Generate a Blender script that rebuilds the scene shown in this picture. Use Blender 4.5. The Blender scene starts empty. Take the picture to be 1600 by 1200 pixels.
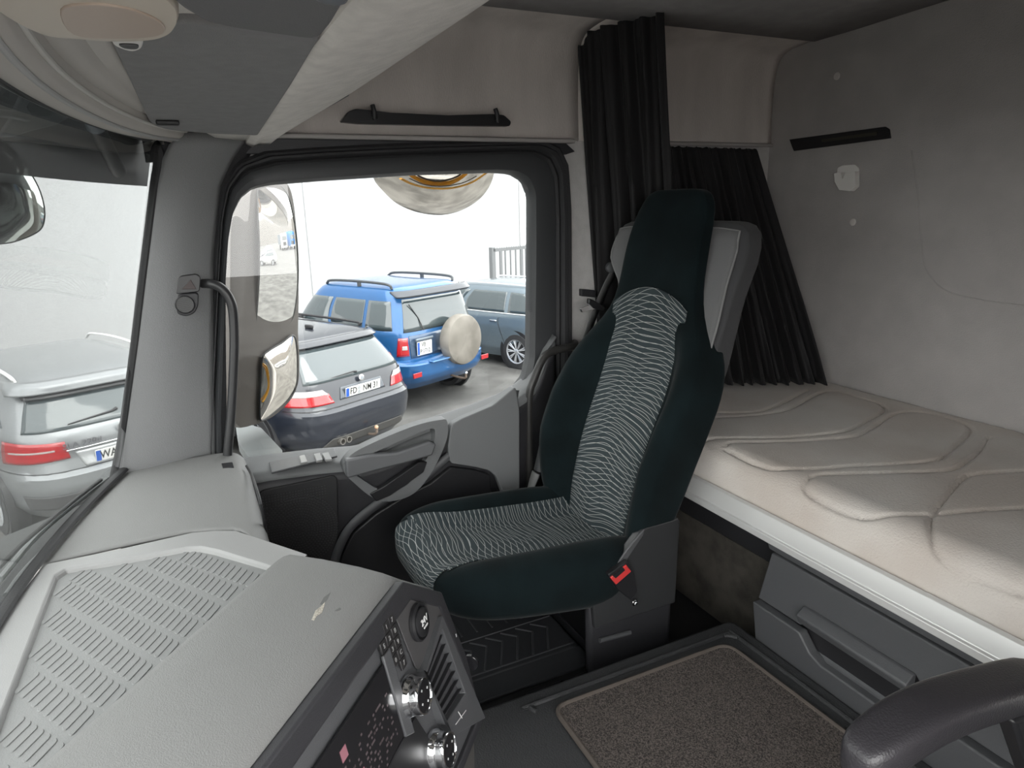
import bpy, bmesh, math, random
import numpy as np
from mathutils import Vector, Matrix

random.seed(7)
scn = bpy.context.scene
COL = scn.collection

# ------------------------------------------------------------------ camera
F_PX, PITCH, YAW, ROLL = 1060.0, math.radians(14.85), math.radians(25.4), math.radians(1.4)
CAM = np.array([-1.0, 0.0, 1.33])          # at the open driver's door, eye height in the cab
_h = np.array([math.cos(YAW), -math.sin(YAW), 0.0])
FW = _h*math.cos(PITCH) + np.array([0, 0, -math.sin(PITCH)])
_r0 = np.cross(FW, [0, 0, 1.0]); _r0 /= np.linalg.norm(_r0)
_u0 = np.cross(_r0, FW)
RT = _r0*math.cos(ROLL) - _u0*math.sin(ROLL)
UP = _u0*math.cos(ROLL) + _r0*math.sin(ROLL)
cd = bpy.data.cameras.new('camera')
cam = bpy.data.objects.new('camera', cd); COL.objects.link(cam)
cd.sensor_width = 36.0; cd.lens = F_PX/1600.0*36.0; cd.clip_start = 0.02; cd.clip_end = 500
m = Matrix.Identity(4)
for i in range(3):
    m[i][0] = RT[i]; m[i][1] = UP[i]; m[i][2] = -FW[i]; m[i][3] = CAM[i]
cam.matrix_world = m
scn.camera = cam

# ------------------------------------------------------------------ sky, sun, exposure
w = bpy.data.worlds.new('overcast_sky'); scn.world = w; w.use_nodes = True
nt = w.node_tree; nt.nodes.clear()
out = nt.nodes.new('ShaderNodeOutputWorld'); bg = nt.nodes.new('ShaderNodeBackground')
tc = nt.nodes.new('ShaderNodeTexCoord'); sx = nt.nodes.new('ShaderNodeSeparateXYZ')
rp = nt.nodes.new('ShaderNodeValToRGB')
nt.links.new(tc.outputs['Generated'], sx.inputs[0]); nt.links.new(sx.outputs['Z'], rp.inputs[0])
rp.color_ramp.elements[0].position = 0.0; rp.color_ramp.elements[0].color = (0.98, 0.97, 0.95, 1)
rp.color_ramp.elements[1].position = 0.8; rp.color_ramp.elements[1].color = (1.0, 0.995, 0.985, 1)
nt.links.new(rp.outputs[0], bg.inputs['Color']); bg.inputs['Strength'].default_value = 4.4
nt.links.new(bg.outputs[0], out.inputs['Surface'])
sd = bpy.data.lights.new('sun', 'SUN'); sd.energy = 1.6; sd.angle = math.radians(40); sd.color = (1, 0.98, 0.94)
sun = bpy.data.objects.new('sun', sd); COL.objects.link(sun)
sun.rotation_euler = Vector((0.55, 0.25, -0.8)).to_track_quat('-Z', 'Y').to_euler()
vs = scn.view_settings
vs.view_transform = 'Standard'; vs.look = 'None'; vs.exposure = 0.78; vs.gamma = 1.0
vs.use_curve_mapping = False

# ------------------------------------------------------------------ helpers
def ray(px, py):
    return FW + RT*(px-800)/F_PX + UP*(600-py)/F_PX
def at(px, py, ax, val):
    """the point of the world plane <ax>=<val> seen at photo pixel px,py"""
    d = ray(px, py); i = 'xyz'.index(ax)
    return CAM + d*((val-CAM[i])/d[i])
def at_plane(px, py, p0, n):
    d = ray(px, py); p0 = np.array(p0, float); n = np.array(n, float)
    return CAM + d*(((p0-CAM) @ n)/(d @ n))
def sstep(a, b, x):
    t = np.clip((x-a)/(b-a), 0, 1); return t*t*(3-2*t)

MATS = {}
def mat(name, color, rough=0.5, metal=0.0, bump=0.0, bscale=200.0, var=0.0, vscale=3.0, sheen=0.0,
        spec=0.5, coat=0.0, color2=None, stretch=None, detail=4.0):
    if name in MATS: return MATS[name]
    m = bpy.data.materials.new(name); m.use_nodes = True
    n = m.node_tree.nodes; l = m.node_tree.links; b = n['Principled BSDF']
    b.inputs['Base Color'].default_value = (*color, 1); b.inputs['Roughness'].default_value = rough
    b.inputs['Metallic'].default_value = metal; b.inputs['Specular IOR Level'].default_value = spec
    b.inputs['Coat Weight'].default_value = coat; b.inputs['Coat Roughness'].default_value = 0.05
    if sheen: b.inputs['Sheen Weight'].default_value = sheen; b.inputs['Sheen Roughness'].default_value = 0.4
    tc = n.new('ShaderNodeTexCoord'); src = tc.outputs['Object']
    if stretch:
        mp = n.new('ShaderNodeMapping'); mp.inputs['Scale'].default_value = stretch
        l.new(src, mp.inputs[0]); src = mp.outputs[0]
    if var > 0 or color2:
        t = n.new('ShaderNodeTexNoise'); t.inputs['Scale'].default_value = vscale; t.inputs['Detail'].default_value = detail
        l.new(src, t.inputs['Vector'])
        r = n.new('ShaderNodeValToRGB')
        c2 = color2 if color2 else tuple(min(1, c*(1+var)) for c in color)
        c1 = color if color2 else tuple(c*(1-var) for c in color)
        r.color_ramp.elements[0].position = 0.35; r.color_ramp.elements[1].position = 0.65
        r.color_ramp.elements[0].color = (*c1, 1); r.color_ramp.elements[1].color = (*c2, 1)
        l.new(t.outputs['Fac'], r.inputs[0]); l.new(r.outputs[0], b.inputs['Base Color'])
    if bump > 0:
        t = n.new('ShaderNodeTexNoise'); t.inputs['Scale'].default_value = bscale; t.inputs['Detail'].default_value = 2
        l.new(src, t.inputs['Vector'])
        bp = n.new('ShaderNodeBump'); bp.inputs['Strength'].default_value = bump; bp.inputs['Distance'].default_value = 0.002
        l.new(t.outputs['Fac'], bp.inputs['Height']); l.new(bp.outputs[0], b.inputs['Normal'])
    MATS[name] = m
    return m

def glass_mat(name, tint, gloss=0.08, rough=0.0):
    m = bpy.data.materials.new(name); m.use_nodes = True
    n = m.node_tree.nodes; l = m.node_tree.links; n.clear()
    o = n.new('ShaderNodeOutputMaterial'); mx = n.new('ShaderNodeMixShader')
    t = n.new('ShaderNodeBsdfTransparent'); g = n.new('ShaderNodeBsdfGlossy'); fr = n.new('ShaderNodeLayerWeight')
    fr.inputs['Blend'].default_value = 0.5
    pw = n.new('ShaderNodeMath'); pw.operation = 'POWER'; pw.inputs[1].default_value = 5.0
    mu = n.new('ShaderNodeMath'); mu.operation = 'MULTIPLY_ADD'; mu.inputs[1].default_value = 0.85; mu.inputs[2].default_value = 0.04+gloss
    l.new(fr.outputs['Facing'], pw.inputs[0]); l.new(pw.outputs[0], mu.inputs[0]); l.new(mu.outputs[0], mx.inputs[0])
    t.inputs[0].default_value = (*tint, 1); g.inputs['Roughness'].default_value = rough
    l.new(t.outputs[0], mx.inputs[1]); l.new(g.outputs[0], mx.inputs[2]); l.new(mx.outputs[0], o.inputs[0])
    MATS[name] = m; return m

def tagit(o, label=None, cat=None, group=None, kind=None):
    if label: o['label'] = label
    if cat: o['category'] = cat
    if group: o['group'] = group
    if kind: o['kind'] = kind
    return o
def thing(name, label, cat, loc=(0, 0, 0), rotz=0, group=None):
    o = bpy.data.objects.new(name, None); COL.objects.link(o)
    o.location = loc; o.rotation_euler = (0, 0, rotz); o.empty_display_size = 0.05
    return tagit(o, label, cat, group)
def mw(o):
    m = Matrix.Translation(o.location) @ o.rotation_euler.to_matrix().to_4x4()
    if o.parent: m = mw(o.parent) @ o.matrix_parent_inverse @ m
    return m
LOCAL = [False]
def mesh(name, v, f, material, parent=None, smooth=True, bevel=0, bseg=2, sub=0, solid=0, uv=None, ang=35, fixn=True, soff=-1):
    me = bpy.data.meshes.new(name)
    me.from_pydata([tuple(map(float, p)) for p in v], [], [tuple(q) for q in f]); me.update()
    if uv is not None:
        ul = me.uv_layers.new(name='UVMap')
        for lp in me.loops: ul.data[lp.index].uv = uv[lp.vertex_index]
    if fixn:
        bm = bmesh.new(); bm.from_mesh(me); bmesh.ops.recalc_face_normals(bm, faces=bm.faces); bm.to_mesh(me); bm.free()
    o = bpy.data.objects.new(name, me); COL.objects.link(o)
    if material: me.materials.append(material)
    if parent is not None:
        o.parent = parent
        if not LOCAL[0]: o.matrix_parent_inverse = mw(parent).inverted()
    for p in me.polygons: p.use_smooth = smooth
    if smooth and ang:
        try: me.set_sharp_from_angle(angle=math.radians(ang))
        except Exception: pass
    if solid:
        s = o.modifiers.new('s', 'SOLIDIFY'); s.thickness = solid; s.offset = soff
    if bevel:
        b = o.modifiers.new('b', 'BEVEL'); b.width = bevel; b.segments = bseg; b.limit_method = 'ANGLE'; b.angle_limit = math.radians(30)
        b.harden_normals = False
    if sub:
        s = o.modifiers.new('u', 'SUBSURF'); s.levels = sub; s.render_levels = sub
    return o
def box_vf(c, s, rot=None):
    v = []
    for x in (-1, 1):
        for y in (-1, 1):
            for z in (-1, 1):
                p = Vector((x*s[0]/2, y*s[1]/2, z*s[2]/2))
                if rot is not None: p = rot @ p
                v.append(np.array(c)+np.array(p))
    f = [(0, 1, 3, 2), (4, 6, 7, 5), (0, 4, 5, 1), (2, 3, 7, 6), (0, 2, 6, 4), (1, 5, 7, 3)]
    return v, f
def box(name, c, s, m, parent=None, rot=None, bevel=0.004, **k):
    v, f = box_vf(c, s, rot); return mesh(name, v, f, m, parent, bevel=bevel, **k)
def rotz(a): return Matrix.Rotation(a, 3, 'Z')
def join(*vfs):
    V, Fc = [], []
    for v, f in vfs:
        o = len(V); V += list(v); Fc += [tuple(i+o for i in q) for q in f]
    return V, Fc
def slab_vf(poly, ext):
    poly = [np.array(p, float) for p in poly]; n = len(poly); e = np.array(ext, float)
    v = poly + [p+e for p in poly]
    f = [tuple(range(n)), tuple(range(2*n-1, n-1, -1))] + [(i, (i+1) % n, n+(i+1) % n, n+i) for i in range(n)]
    return v, f
def slab(name, poly, ext, m, parent=None, bevel=0.003, **k):
    v, f = slab_vf(poly, ext); return mesh(name, v, f, m, parent, bevel=bevel, **k)
def grid(name, fn, nu, nv, m, parent=None, solid=0, uvf=None, **k):
    v = []; uv = []
    for i in range(nu):
        for j in range(nv):
            a, b = i/(nu-1), j/(nv-1); v.append(fn(a, b))
            if uvf: uv.append(uvf(a, b))
    f = [(i*nv+j, (i+1)*nv+j, (i+1)*nv+j+1, i*nv+j+1) for i in range(nu-1) for j in range(nv-1)]
    return mesh(name, v, f, m, parent, solid=solid, uv=uv if uvf else None, ang=k.pop('ang', 50), fixn=k.pop('fixn', False), **k)
def smooth_path(pts, n=6, closed=False):
    P = [np.array(p, float) for p in pts]; N = len(P); out = []
    rng = range(N if closed else N-1)
    for i in rng:
        p0 = P[(i-1) % N] if closed or i > 0 else 2*P[0]-P[1]
        p1 = P[i]; p2 = P[(i+1) % N]
        p3 = P[(i+2) % N] if closed or i+2 < N else 2*P[-1]-P[-2]
        for k in range(n):
            t = k/n
            out.append(0.5*((2*p1)+(-p0+p2)*t+(2*p0-5*p1+4*p2-p3)*t*t+(-p0+3*p1-3*p2+p3)*t**3))
    if not closed: out.append(P[-1])
    return out
def tube_vf(pts, r, seg=12, flat=None, cap=True):
    P = [Vector(p) for p in pts]; v = []; f = []
    up = Vector((0, 0, 1)); prev = None
    for i, p in enumerate(P):
        t = (P[min(i+1, len(P)-1)]-P[max(i-1, 0)]).normalized()
        if prev is None:
            a = t.cross(up)
            if a.length < 0.1: a = t.cross(Vector((1, 0, 0)))
            a.normalize()
        else:
            a = (prev - t*prev.dot(t)).normalized()
        prev = a; b = t.cross(a)
        rr = r[i] if hasattr(r, '__len__') else r
        fl = flat if flat else 1.0
        for k in range(seg):
            th = 2*math.pi*k/seg
            v.append(np.array(p + a*math.cos(th)*rr + b*math.sin(th)*rr*fl))
    n = len(P)
    for i in range(n-1):
        for k in range(seg):
            f.append((i*seg+k, i*seg+(k+1) % seg, (i+1)*seg+(k+1) % seg, (i+1)*seg+k))
    if cap: f.append(tuple(range(seg-1, -1, -1))); f.append(tuple((n-1)*seg+k for k in range(seg)))
    return v, f
def tube(name, pts, r, m, parent=None, seg=12, flat=None, sm=0, **k):
    if sm: pts = smooth_path(pts, sm)
    v, f = tube_vf(pts, r, seg, flat); return mesh(name, v, f, m, parent, **k)
def lathe_vf(prof, o, axis, seg=32, cap=True):
    """prof: (radius, height) list; o origin; axis direction"""
    ax = Vector(axis).normalized(); a = ax.orthogonal().normalized(); b = ax.cross(a); O = Vector(o)
    v = []; f = []
    for r, h in prof:
        for k in range(seg):
            th = 2*math.pi*k/seg; v.append(np.array(O+ax*h+(a*math.cos(th)+b*math.sin(th))*r))
    for i in range(len(prof)-1):
        for k in range(seg): f.append((i*seg+k, i*seg+(k+1) % seg, (i+1)*seg+(k+1) % seg, (i+1)*seg+k))
    if cap: f.append(tuple(range(seg))); f.append(tuple((len(prof)-1)*seg+k for k in range(seg)))
    return v, f
def lathe(name, prof, o, axis, m, parent=None, seg=32, **k):
    v, f = lathe_vf(prof, o, axis, seg); return mesh(name, v, f, m, parent, **k)
def cube_sphere(n):
    """unit cube surface grid: verts in [-1,1]^3 and quads"""
    V = {}; vs = []; fs = []
    def vid(p):
        k = tuple(round(c, 6) for c in p)
        if k not in V: V[k] = len(vs); vs.append(np.array(p, float))
        return V[k]
    g = [math.tan((2*i/n-1)*math.pi/4) for i in range(n+1)]
    for ax in range(3):
        for s in (-1, 1):
            for i in range(n):
                for j in range(n):
                    q = []
                    for (a, b) in ((i, j), (i+1, j), (i+1, j+1), (i, j+1)):
                        p = [0, 0, 0]; p[ax] = s; p[(ax+1) % 3] = g[a]; p[(ax+2) % 3] = g[b]; q.append(vid(p))
                    if s < 0: q = q[::-1]
                    fs.append(tuple(q))
    return vs, fs
def superq(p, e):
    p = np.array(p, float); return p/((np.abs(p)**e).sum()**(1/e))
def blob(name, fn, n, m, parent=None, e=4, **k):
    vs, fs = cube_sphere(n)
    return mesh(name, [fn(superq(p, e)) for p in vs], fs, m, parent, ang=k.pop('ang', 60), **k)
def text(name, s, size, origin, xdir, ydir, m, parent=None, thick=0.001, align='CENTER', bold=0.0, sx=1.0):
    cu = bpy.data.curves.new(name, 'FONT'); cu.body = s; cu.size = size; cu.align_x = align; cu.align_y = 'CENTER'
    cu.extrude = thick; cu.offset = bold; cu.resolution_u = 3
    o = bpy.data.objects.new(name+'_tmp', cu); COL.objects.link(o)
    dg = bpy.context.evaluated_depsgraph_get(); me = bpy.data.meshes.new_from_object(o.evaluated_get(dg))
    bpy.data.objects.remove(o)
    X = Vector(xdir).normalized(); Y = Vector(ydir).normalized(); Z = X.cross(Y)
    M = Matrix((X*sx, Y, Z)).transposed().to_4x4(); M.translation = Vector(origin)
    me.transform(M); me.materials.clear(); me.materials.append(m)
    o = bpy.data.objects.new(name, me); COL.objects.link(o)
    if parent is not None:
        o.parent = parent
        if not LOCAL[0]: o.matrix_parent_inverse = mw(parent).inverted()
    return o
def round_poly(pts, r, seg=5):
    """round the corners of a planar 3D polygon"""
    P = [np.array(p, float) for p in pts]; N = len(P); out = []
    for i in range(N):
        a, b, c = P[i-1], P[i], P[(i+1) % N]
        rr = r[i] if hasattr(r, '__len__') else r
        da = a-b; dc = c-b; la = np.linalg.norm(da); lc = np.linalg.norm(dc)
        k = min(rr, la*.45, lc*.45)
        if k < 1e-5: out.append(b); continue
        s = b+da/la*k; e = b+dc/lc*k
        for t in np.linspace(0, 1, seg): out.append((1-t)**2*s+2*t*(1-t)*b+t*t*e)
    return out

# ------------------------------------------------------------------ materials
dash_m = mat('grey_dash_plastic', (0.185, 0.185, 0.183), 0.55, bump=0.35, bscale=500)
dashlt_m = mat('light_grey_trim_plastic', (0.42, 0.42, 0.42), 0.5, bump=0.2, bscale=600)
dark_m = mat('charcoal_plastic', (0.032, 0.032, 0.036), 0.45, bump=0.3, bscale=600)
mid_m = mat('dark_grey_plastic', (0.08, 0.082, 0.087), 0.45, bump=0.3, bscale=600)
door_m = mat('door_grey_plastic', (0.17, 0.175, 0.18), 0.5, bump=0.3, bscale=500)
black_m = mat('black_plastic', (0.018, 0.018, 0.02), 0.4)
rubber_m = mat('black_rubber', (0.022, 0.022, 0.024), 0.6, bump=0.3, bscale=300)
gloss_m = mat('gloss_black', (0.015, 0.015, 0.017), 0.12)
liner_m = mat('beige_grey_headliner', (0.62, 0.57, 0.54), 0.95, bump=0.5, bscale=350, var=0.12, vscale=6, stretch=(1, 1, .25))
linerlt_m = mat('pale_headliner_fabric', (0.76, 0.725, 0.69), 0.95, bump=0.4, bscale=350, var=0.06, vscale=30, stretch=(1, 1, .3))
felt_m = mat('grey_felt_wall', (0.42, 0.40, 0.39), 0.97, bump=0.5, bscale=260, var=0.045, vscale=9)
roofd_m = mat('dark_roof_felt', (0.33, 0.32, 0.32), 0.97, bump=0.4, bscale=300, var=0.06, vscale=20)
visor_m = mat('dark_grey_visor_cloth', (0.235, 0.23, 0.235), 0.9, bump=0.3, bscale=500, var=0.05, vscale=40)
pillar_m = mat('pillar_grey_trim', (0.22, 0.222, 0.228), 0.6, bump=0.4, bscale=450)
seal_m = mat('door_seal_rubber', (0.03, 0.03, 0.033), 0.7, bump=0.5, bscale=400)
cream_m = mat('cream_plastic', (0.62, 0.55, 0.47), 0.5)
white_m = mat('white_plastic', (0.80, 0.78, 0.75), 0.45)
metal_m = mat('brushed_aluminium', (0.82, 0.82, 0.81), 0.36, metal=0.45)
chrome_m = mat('chrome', (0.85, 0.86, 0.88), 0.08, metal=1.0)
velour_m = mat('dark_green_velour', (0.0045, 0.0092, 0.0105), 0.95, sheen=0.09, spec=.15, bump=0.4, bscale=500, var=0.25, vscale=9)
shell_m = mat('grey_seat_cloth', (0.15, 0.15, 0.152), 0.95, bump=0.5, bscale=700, sheen=0.15)
shelld_m = mat('dark_seat_side_cloth', (0.055, 0.055, 0.058), 0.95, bump=0.5, bscale=700, sheen=0.1)
curtain_m = mat('black_curtain_cloth', (0.018, 0.0172, 0.0185), 0.65, sheen=0.08, spec=.3, bump=0.3, bscale=600)
carpet_m = mat('brown_grey_carpet', (0.012, 0.010, 0.009), 1.0, color2=(0.125, 0.105, 0.095), vscale=330, bump=1.0, bscale=350, detail=6)
tunnel_m = mat('black_grained_vinyl', (0.035, 0.036, 0.038), 0.55, bump=0.8, bscale=260)
felt_dark_m = mat('dark_brown_felt', (0.05, 0.045, 0.038), 0.95, bump=0.5, bscale=200, var=0.35, vscale=14)
red_m = mat('red_plastic', (0.65, 0.05, 0.05), 0.35)
belt_m = mat('grey_webbing', (0.12, 0.12, 0.12), 0.7, bump=0.4, bscale=500)
windscreen_g = glass_mat('windscreen_glass', (0.72, 0.735, 0.73), 0.0)
side_g = glass_mat('side_glass', (0.79, 0.805, 0.805), 0.0)
mirror_m = mat('mirror_silver', (0.80, 0.80, 0.78), 0.012, metal=1.0)
warm_mirror_m = mat('wide_angle_mirror_silver', (0.86, 0.82, 0.76), 0.03, metal=1.0)
housing_m = mat('mirror_housing_plastic', (0.115, 0.10, 0.088), 0.35)
paper_m = mat('white_lettering', (0.75, 0.75, 0.75), 0.6)

# ------------------------------------------------------------------ cab shell
def ybase(x): return 0.385-0.17*x*x
def yws(x, z): return ybase(x)-0.25*(z-0.66)
def zb(x): return 1.547-0.034*max(0, x)**2
WIN_IN = [(353, 440), (357, 375), (364, 335), (376, 310), (395, 295), (425, 289), (500, 283), (640, 274), (770, 270), (798, 272), (817, 283), (826, 306),
          (826, 400), (824, 555), (817, 588), (800, 610), (770, 630), (730, 646), (690, 656), (640, 672), (600, 688), (560, 700),
          (500, 709), (430, 717), (385, 722), (348, 722), (346, 650), (349, 560)]
WIN_OUT = [(331, 560), (337, 440), (343, 340), (351, 292), (372, 258), (415, 241), (500, 235), (600, 230), (750, 225), (845, 223), (868, 234), (881, 262),
           (885, 330), (886, 530), (886, 640), (880, 760), (700, 780), (500, 790), (335, 790), (325, 700)]
def yz(px, py, x=1.08):
    p = at(px, py, 'x', x); return (p[1], p[2])
CEN = (-0.62, 1.0)
def polar(poly, ths):
    P = [(a-CEN[0], b-CEN[1]) for a, b in poly]; out = []
    for t in ths:
        dx, dz = math.cos(t), math.sin(t); best = 0
        for i in range(len(P)):
            (x1, z1), (x2, z2) = P[i], P[(i+1) % len(P)]
            ex, ez = x2-x1, z2-z1; den = dx*ez-dz*ex
            if abs(den) < 1e-9: continue
            s = (x1*ez-z1*ex)/den; u = (x1*dz-z1*dx)/den
            if s > 0 and -1e-6 <= u <= 1+1e-6: best = max(best, s)
        out.append(best)
    return out
NT = 220
THS = [2*math.pi*i/NT for i in range(NT)]
RIN = polar([yz(*p) for p in WIN_IN], THS)
ROUT = polar([yz(*p) for p in WIN_OUT], THS)
RBIG = polar([(0.17, -0.05), (0.17, .62), (0.0, 1.3), (-0.06, 1.56), (-2.13, 1.56), (-2.13, -0.05)], THS)
def ring(name, levels, m, parent=None, **k):
    """levels: list of (function radius(i), x)"""
    v = []; f = []
    for fr, x in levels:
        for i in range(NT):
            r = fr(i); v.append((x, CEN[0]+math.cos(THS[i])*r, CEN[1]+math.sin(THS[i])*r))
    for a in range(len(levels)-1):
        for i in range(NT): f.append((a*NT+i, a*NT+(i+1) % NT, (a+1)*NT+(i+1) % NT, (a+1)*NT+i))
    return mesh(name, v, f, m, parent, **k)
mixr = lambda t, e=0: (lambda i: RIN[i]*(1-t)+ROUT[i]*t+e)

o = ring('wall_right', [(mixr(1, -.005), 1.10), (mixr(1, .0), 1.075), (lambda i: RBIG[i], 1.075), (lambda i: RBIG[i], 1.13), (mixr(1, -.005), 1.13), (mixr(1, -.005), 1.10)], mat('side_wall_fabric', (0.58, 0.565, 0.555), 0.95, bump=0.4, bscale=350, var=0.05, vscale=30))
tagit(o, kind='structure')
# weather seal of the door opening (three lips)
o = ring('trim_1', [(mixr(.62), 1.07), (mixr(.62), 1.052), (mixr(.68), 1.046), (mixr(.74), 1.052), (mixr(.80), 1.040), (mixr(.88), 1.040), (mixr(.93), 1.052), (mixr(1.0), 1.050), (mixr(1.0, .008), 1.058), (mixr(1.0, .01), 1.08)], seal_m)
tagit(o, 'black rubber weather seal around the passenger door opening', kind='structure')

prof_r = [(1.078, 1.53), (1.082, 1.58), (1.084, 1.66), (1.082, 1.74), (1.074, 1.80), (1.055, 1.838), (1.02, 1.860), (.96, 1.870), (.85, 1.876)]
prof_s = smooth_path([(a, 0, b) for a, b in prof_r], 4)
def side_panel(name, y0, y1, m):
    g = 30; v = []; f = []; n = len(prof_s)
    for i in range(g):
        y = y0+(y1-y0)*i/(g-1)
        for p in prof_s: v.append((p[0], y, p[2]))
    f = [(i*n+j, (i+1)*n+j, (i+1)*n+j+1, i*n+j+1) for i in range(g-1) for j in range(n-1)]
    o = mesh(name, v, f, m, solid=0.02, soff=0, ang=60); return tagit(o, kind='structure')
side_panel('trim_2', 0.12, -1.252, liner_m)
side_panel('trim_3', -1.2525, -2.12, liner_m)
seam = [(p[0]-.001, -1.252, p[2]-.001) for p in prof_s]
tagit(tube('trim_11', seam, .0025, seal_m, seg=6), kind='structure')
# pale lip under the side panels
v, f = slab_vf([(1.045, .02, 1.520), (1.045, .02, 1.532), (1.085, .02, 1.540), (1.085, .02, 1.520)], (0, -1.245, 0))
v2, f2 = slab_vf([(1.055, -1.33, 1.520), (1.055, -1.33, 1.530), (1.085, -1.33, 1.540), (1.085, -1.33, 1.520)], (0, -.79, 0))
v, f = join((v, f), (v2, f2))
tagit(mesh('trim_4', v, f, mat('lip_grey', (0.42, 0.40, 0.385), .7), bevel=.003), kind='structure')
# dark band over the door between seal and lip
slab_m = mid_m
tagit(slab('trim_5', [(1.062, .05, 1.455), (1.062, .05, 1.521), (1.062, -1.20, 1.521), (1.062, -1.235, 1.495), (1.062, -1.2, 1.485), (1.062, -.2, 1.478)], (0.015, 0, 0), dark_m), kind='structure')
# ceiling
def ceil_pt(a, b):
    x = .9-2.0*a; y = .25-2.38*b
    return (x, y, 1.875+.018*sstep(.9, .3, x)*1.0)
o = grid('ceiling', ceil_pt, 12, 10, roofd_m, solid=0.03, soff=0); tagit(o, kind='structure')
# rear wall
rw = [(-1.10, -2.12, -.05), (1.12, -2.12, -.05), (1.12, -2.12, 1.3), (1.09, -2.12, 1.5)]
rw += [(p[0]+.004, -2.12, p[2]+.004) for p in prof_s[6:-6]] + [(.85, -2.12, 1.885), (.45, -2.12, 1.905), (-1.10, -2.12, 1.905)]
tagit(slab('wall_rear', rw, (0, -.04, 0), felt_m, bevel=0), kind='structure')
# embossed outline on the rear wall (lid of the rear stowage)
# driver side: wall behind the open door, header above it
slw = [(-1.10, -.62, -.05), (-1.10, -.62, 1.62), (-1.10, .25, 1.62), (-1.10, .25, 1.92), (-1.10, -2.14, 1.92), (-1.10, -2.14, -.05)]
tagit(slab('wall_left', slw, (-.03, 0, 0), felt_m, bevel=0), kind='structure')
# front wall below the windscreen
tagit(slab('wall_front', [(-1.1, .16, -.05), (1.1, .16, -.05), (1.1, .16, .56), (-1.1, .16, .56)], (0, .03, 0), dark_m, bevel=0), kind='structure')
# roof skin above and in front of the windscreen header (outside face of the cab)
def roofskin(a, b):
    x = -1.12+2.24*a
    pts = [(yws(x*.98, 1.52)+.02, 1.50), (yws(x*.98, 1.52)+.03, 1.62), (0.1, 1.90), (-.3, 1.97), (-2.15, 1.98)]
    k = b*4; i = min(3, int(k)); t = k-i
    return (x, pts[i][0]*(1-t)+pts[i+1][0]*t, pts[i][1]*(1-t)+pts[i+1][1]*t)
tagit(grid('roof_outside', roofskin, 16, 17, white_m, solid=.01, soff=0), kind='structure')
# outer flank of the truck
v, f = join(box_vf((1.135, -1.75, .75), (.012, .80, 2.4)), box_vf((1.135, -.6, -.2), (.012, 1.5, .7)), box_vf((1.0, -1.9, -.9), (.28, .6, .9)))
tagit(mesh('outer_panel', v, f, white_m, smooth=False), kind='structure')

# floor and engine tunnel
tagit(slab('floor', [(-1.1, .36, 0), (1.10, .22, 0), (1.10, -2.13, 0), (-1.1, -2.13, 0)], (0, 0, -.04), mat('floor_vinyl', (.02, .02, .021), .6, bump=.5, bscale=250), bevel=0), kind='structure')
tun = round_poly([(.262, .15, .18), (.262, -1.27, .18), (-.62, -1.27, .18), (-.62, .15, .18)], .03)
tagit(slab('trim_6', [tuple(p) for p in tun], (0, 0, -.179), tunnel_m, bevel=.012, bseg=3), 'black engine tunnel between the two footwells', kind='structure')

# windscreen
def wsp(a, b):
    x = -1.05+2.06*a; z = .58+.935*b; return (x, yws(x, z)+.004, z)
o = grid('window_1', wsp, 30, 8, windscreen_g, solid=.004, soff=0); tagit(o, 'large clear windscreen raked back over the dashboard', kind='structure')
# black rubber edge of the windscreen down the pillar and along the header
pe = [at(px, py, 'x', 1.0) for px, py in [(183, 752), (196, 690), (209, 600), (219, 525), (228, 450), (238, 370), (248, 290), (253, 255), (249, 232), (236, 217)]]
pe = [np.array((p[0], p[1]+.006, p[2])) for p in pe]
for x, e in ((.90, 0), (.8, 0), (.65, 0), (.5, 0), (.3, 0), (.1, 0), (-.2, 0), (-.6, 0), (-1.0, 0)):
    pe.append(np.array((x, yws(x, 1.505)+.003, 1.507)))
tagit(tube('trim_7', pe, .012, rubber_m, seg=8, sm=4, flat=1.2), kind='structure')

fr_b = [(x, yws(x, .672)-.004, .668) for x in np.linspace(.985, -1.04, 40)]
tagit(tube('trim_13', fr_b, .013, rubber_m, seg=8, flat=.5), 'black band along the foot of the windscreen', kind='structure')

# A pillar trim
def pil(a, b):
    z = .60+.925*b
    fy = .245-.262*(z-.60)+.0*z
    # front edge follows windscreen; rear edge meets the door seal
    zf = [.60, .66, .75, .85, 1.0, 1.2, 1.40, 1.46, 1.50, 1.525]
    ff = [.275, .235, .205, .178, .135, .082, .030, .008, -.015, -.05]
    rr = [-.005, -.010, -.020, -.03, -.048, -.072, -.115, -.15, -.18, -.2]
    y0 = float(np.interp(z, zf, ff)); y1 = float(np.interp(z, zf, rr))
    y = y0+(y1-y0)*a
    x = 1.0+.055*a**1.5-.012*math.sin(math.pi*a)
    return (x, y, z)
o = grid('trim_8', pil, 14, 30, pillar_m, solid=.02, soff=0); tagit(o, 'grey A pillar trim between windscreen and passenger door', kind='structure')
# black closing strip behind pillar (seal side)
o = grid('trim_9', lambda a, b: (1.052+.02*a, float(np.interp(.58+.95*b, [.6, .75, 1.0, 1.2, 1.4, 1.46, 1.53], [-.005, -.02, -.048, -.072, -.115, -.15, -.22]))-.045*a+.008, .58+.95*b), 4, 24, seal_m, solid=.008, soff=0)
tagit(o, kind='structure')

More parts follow.
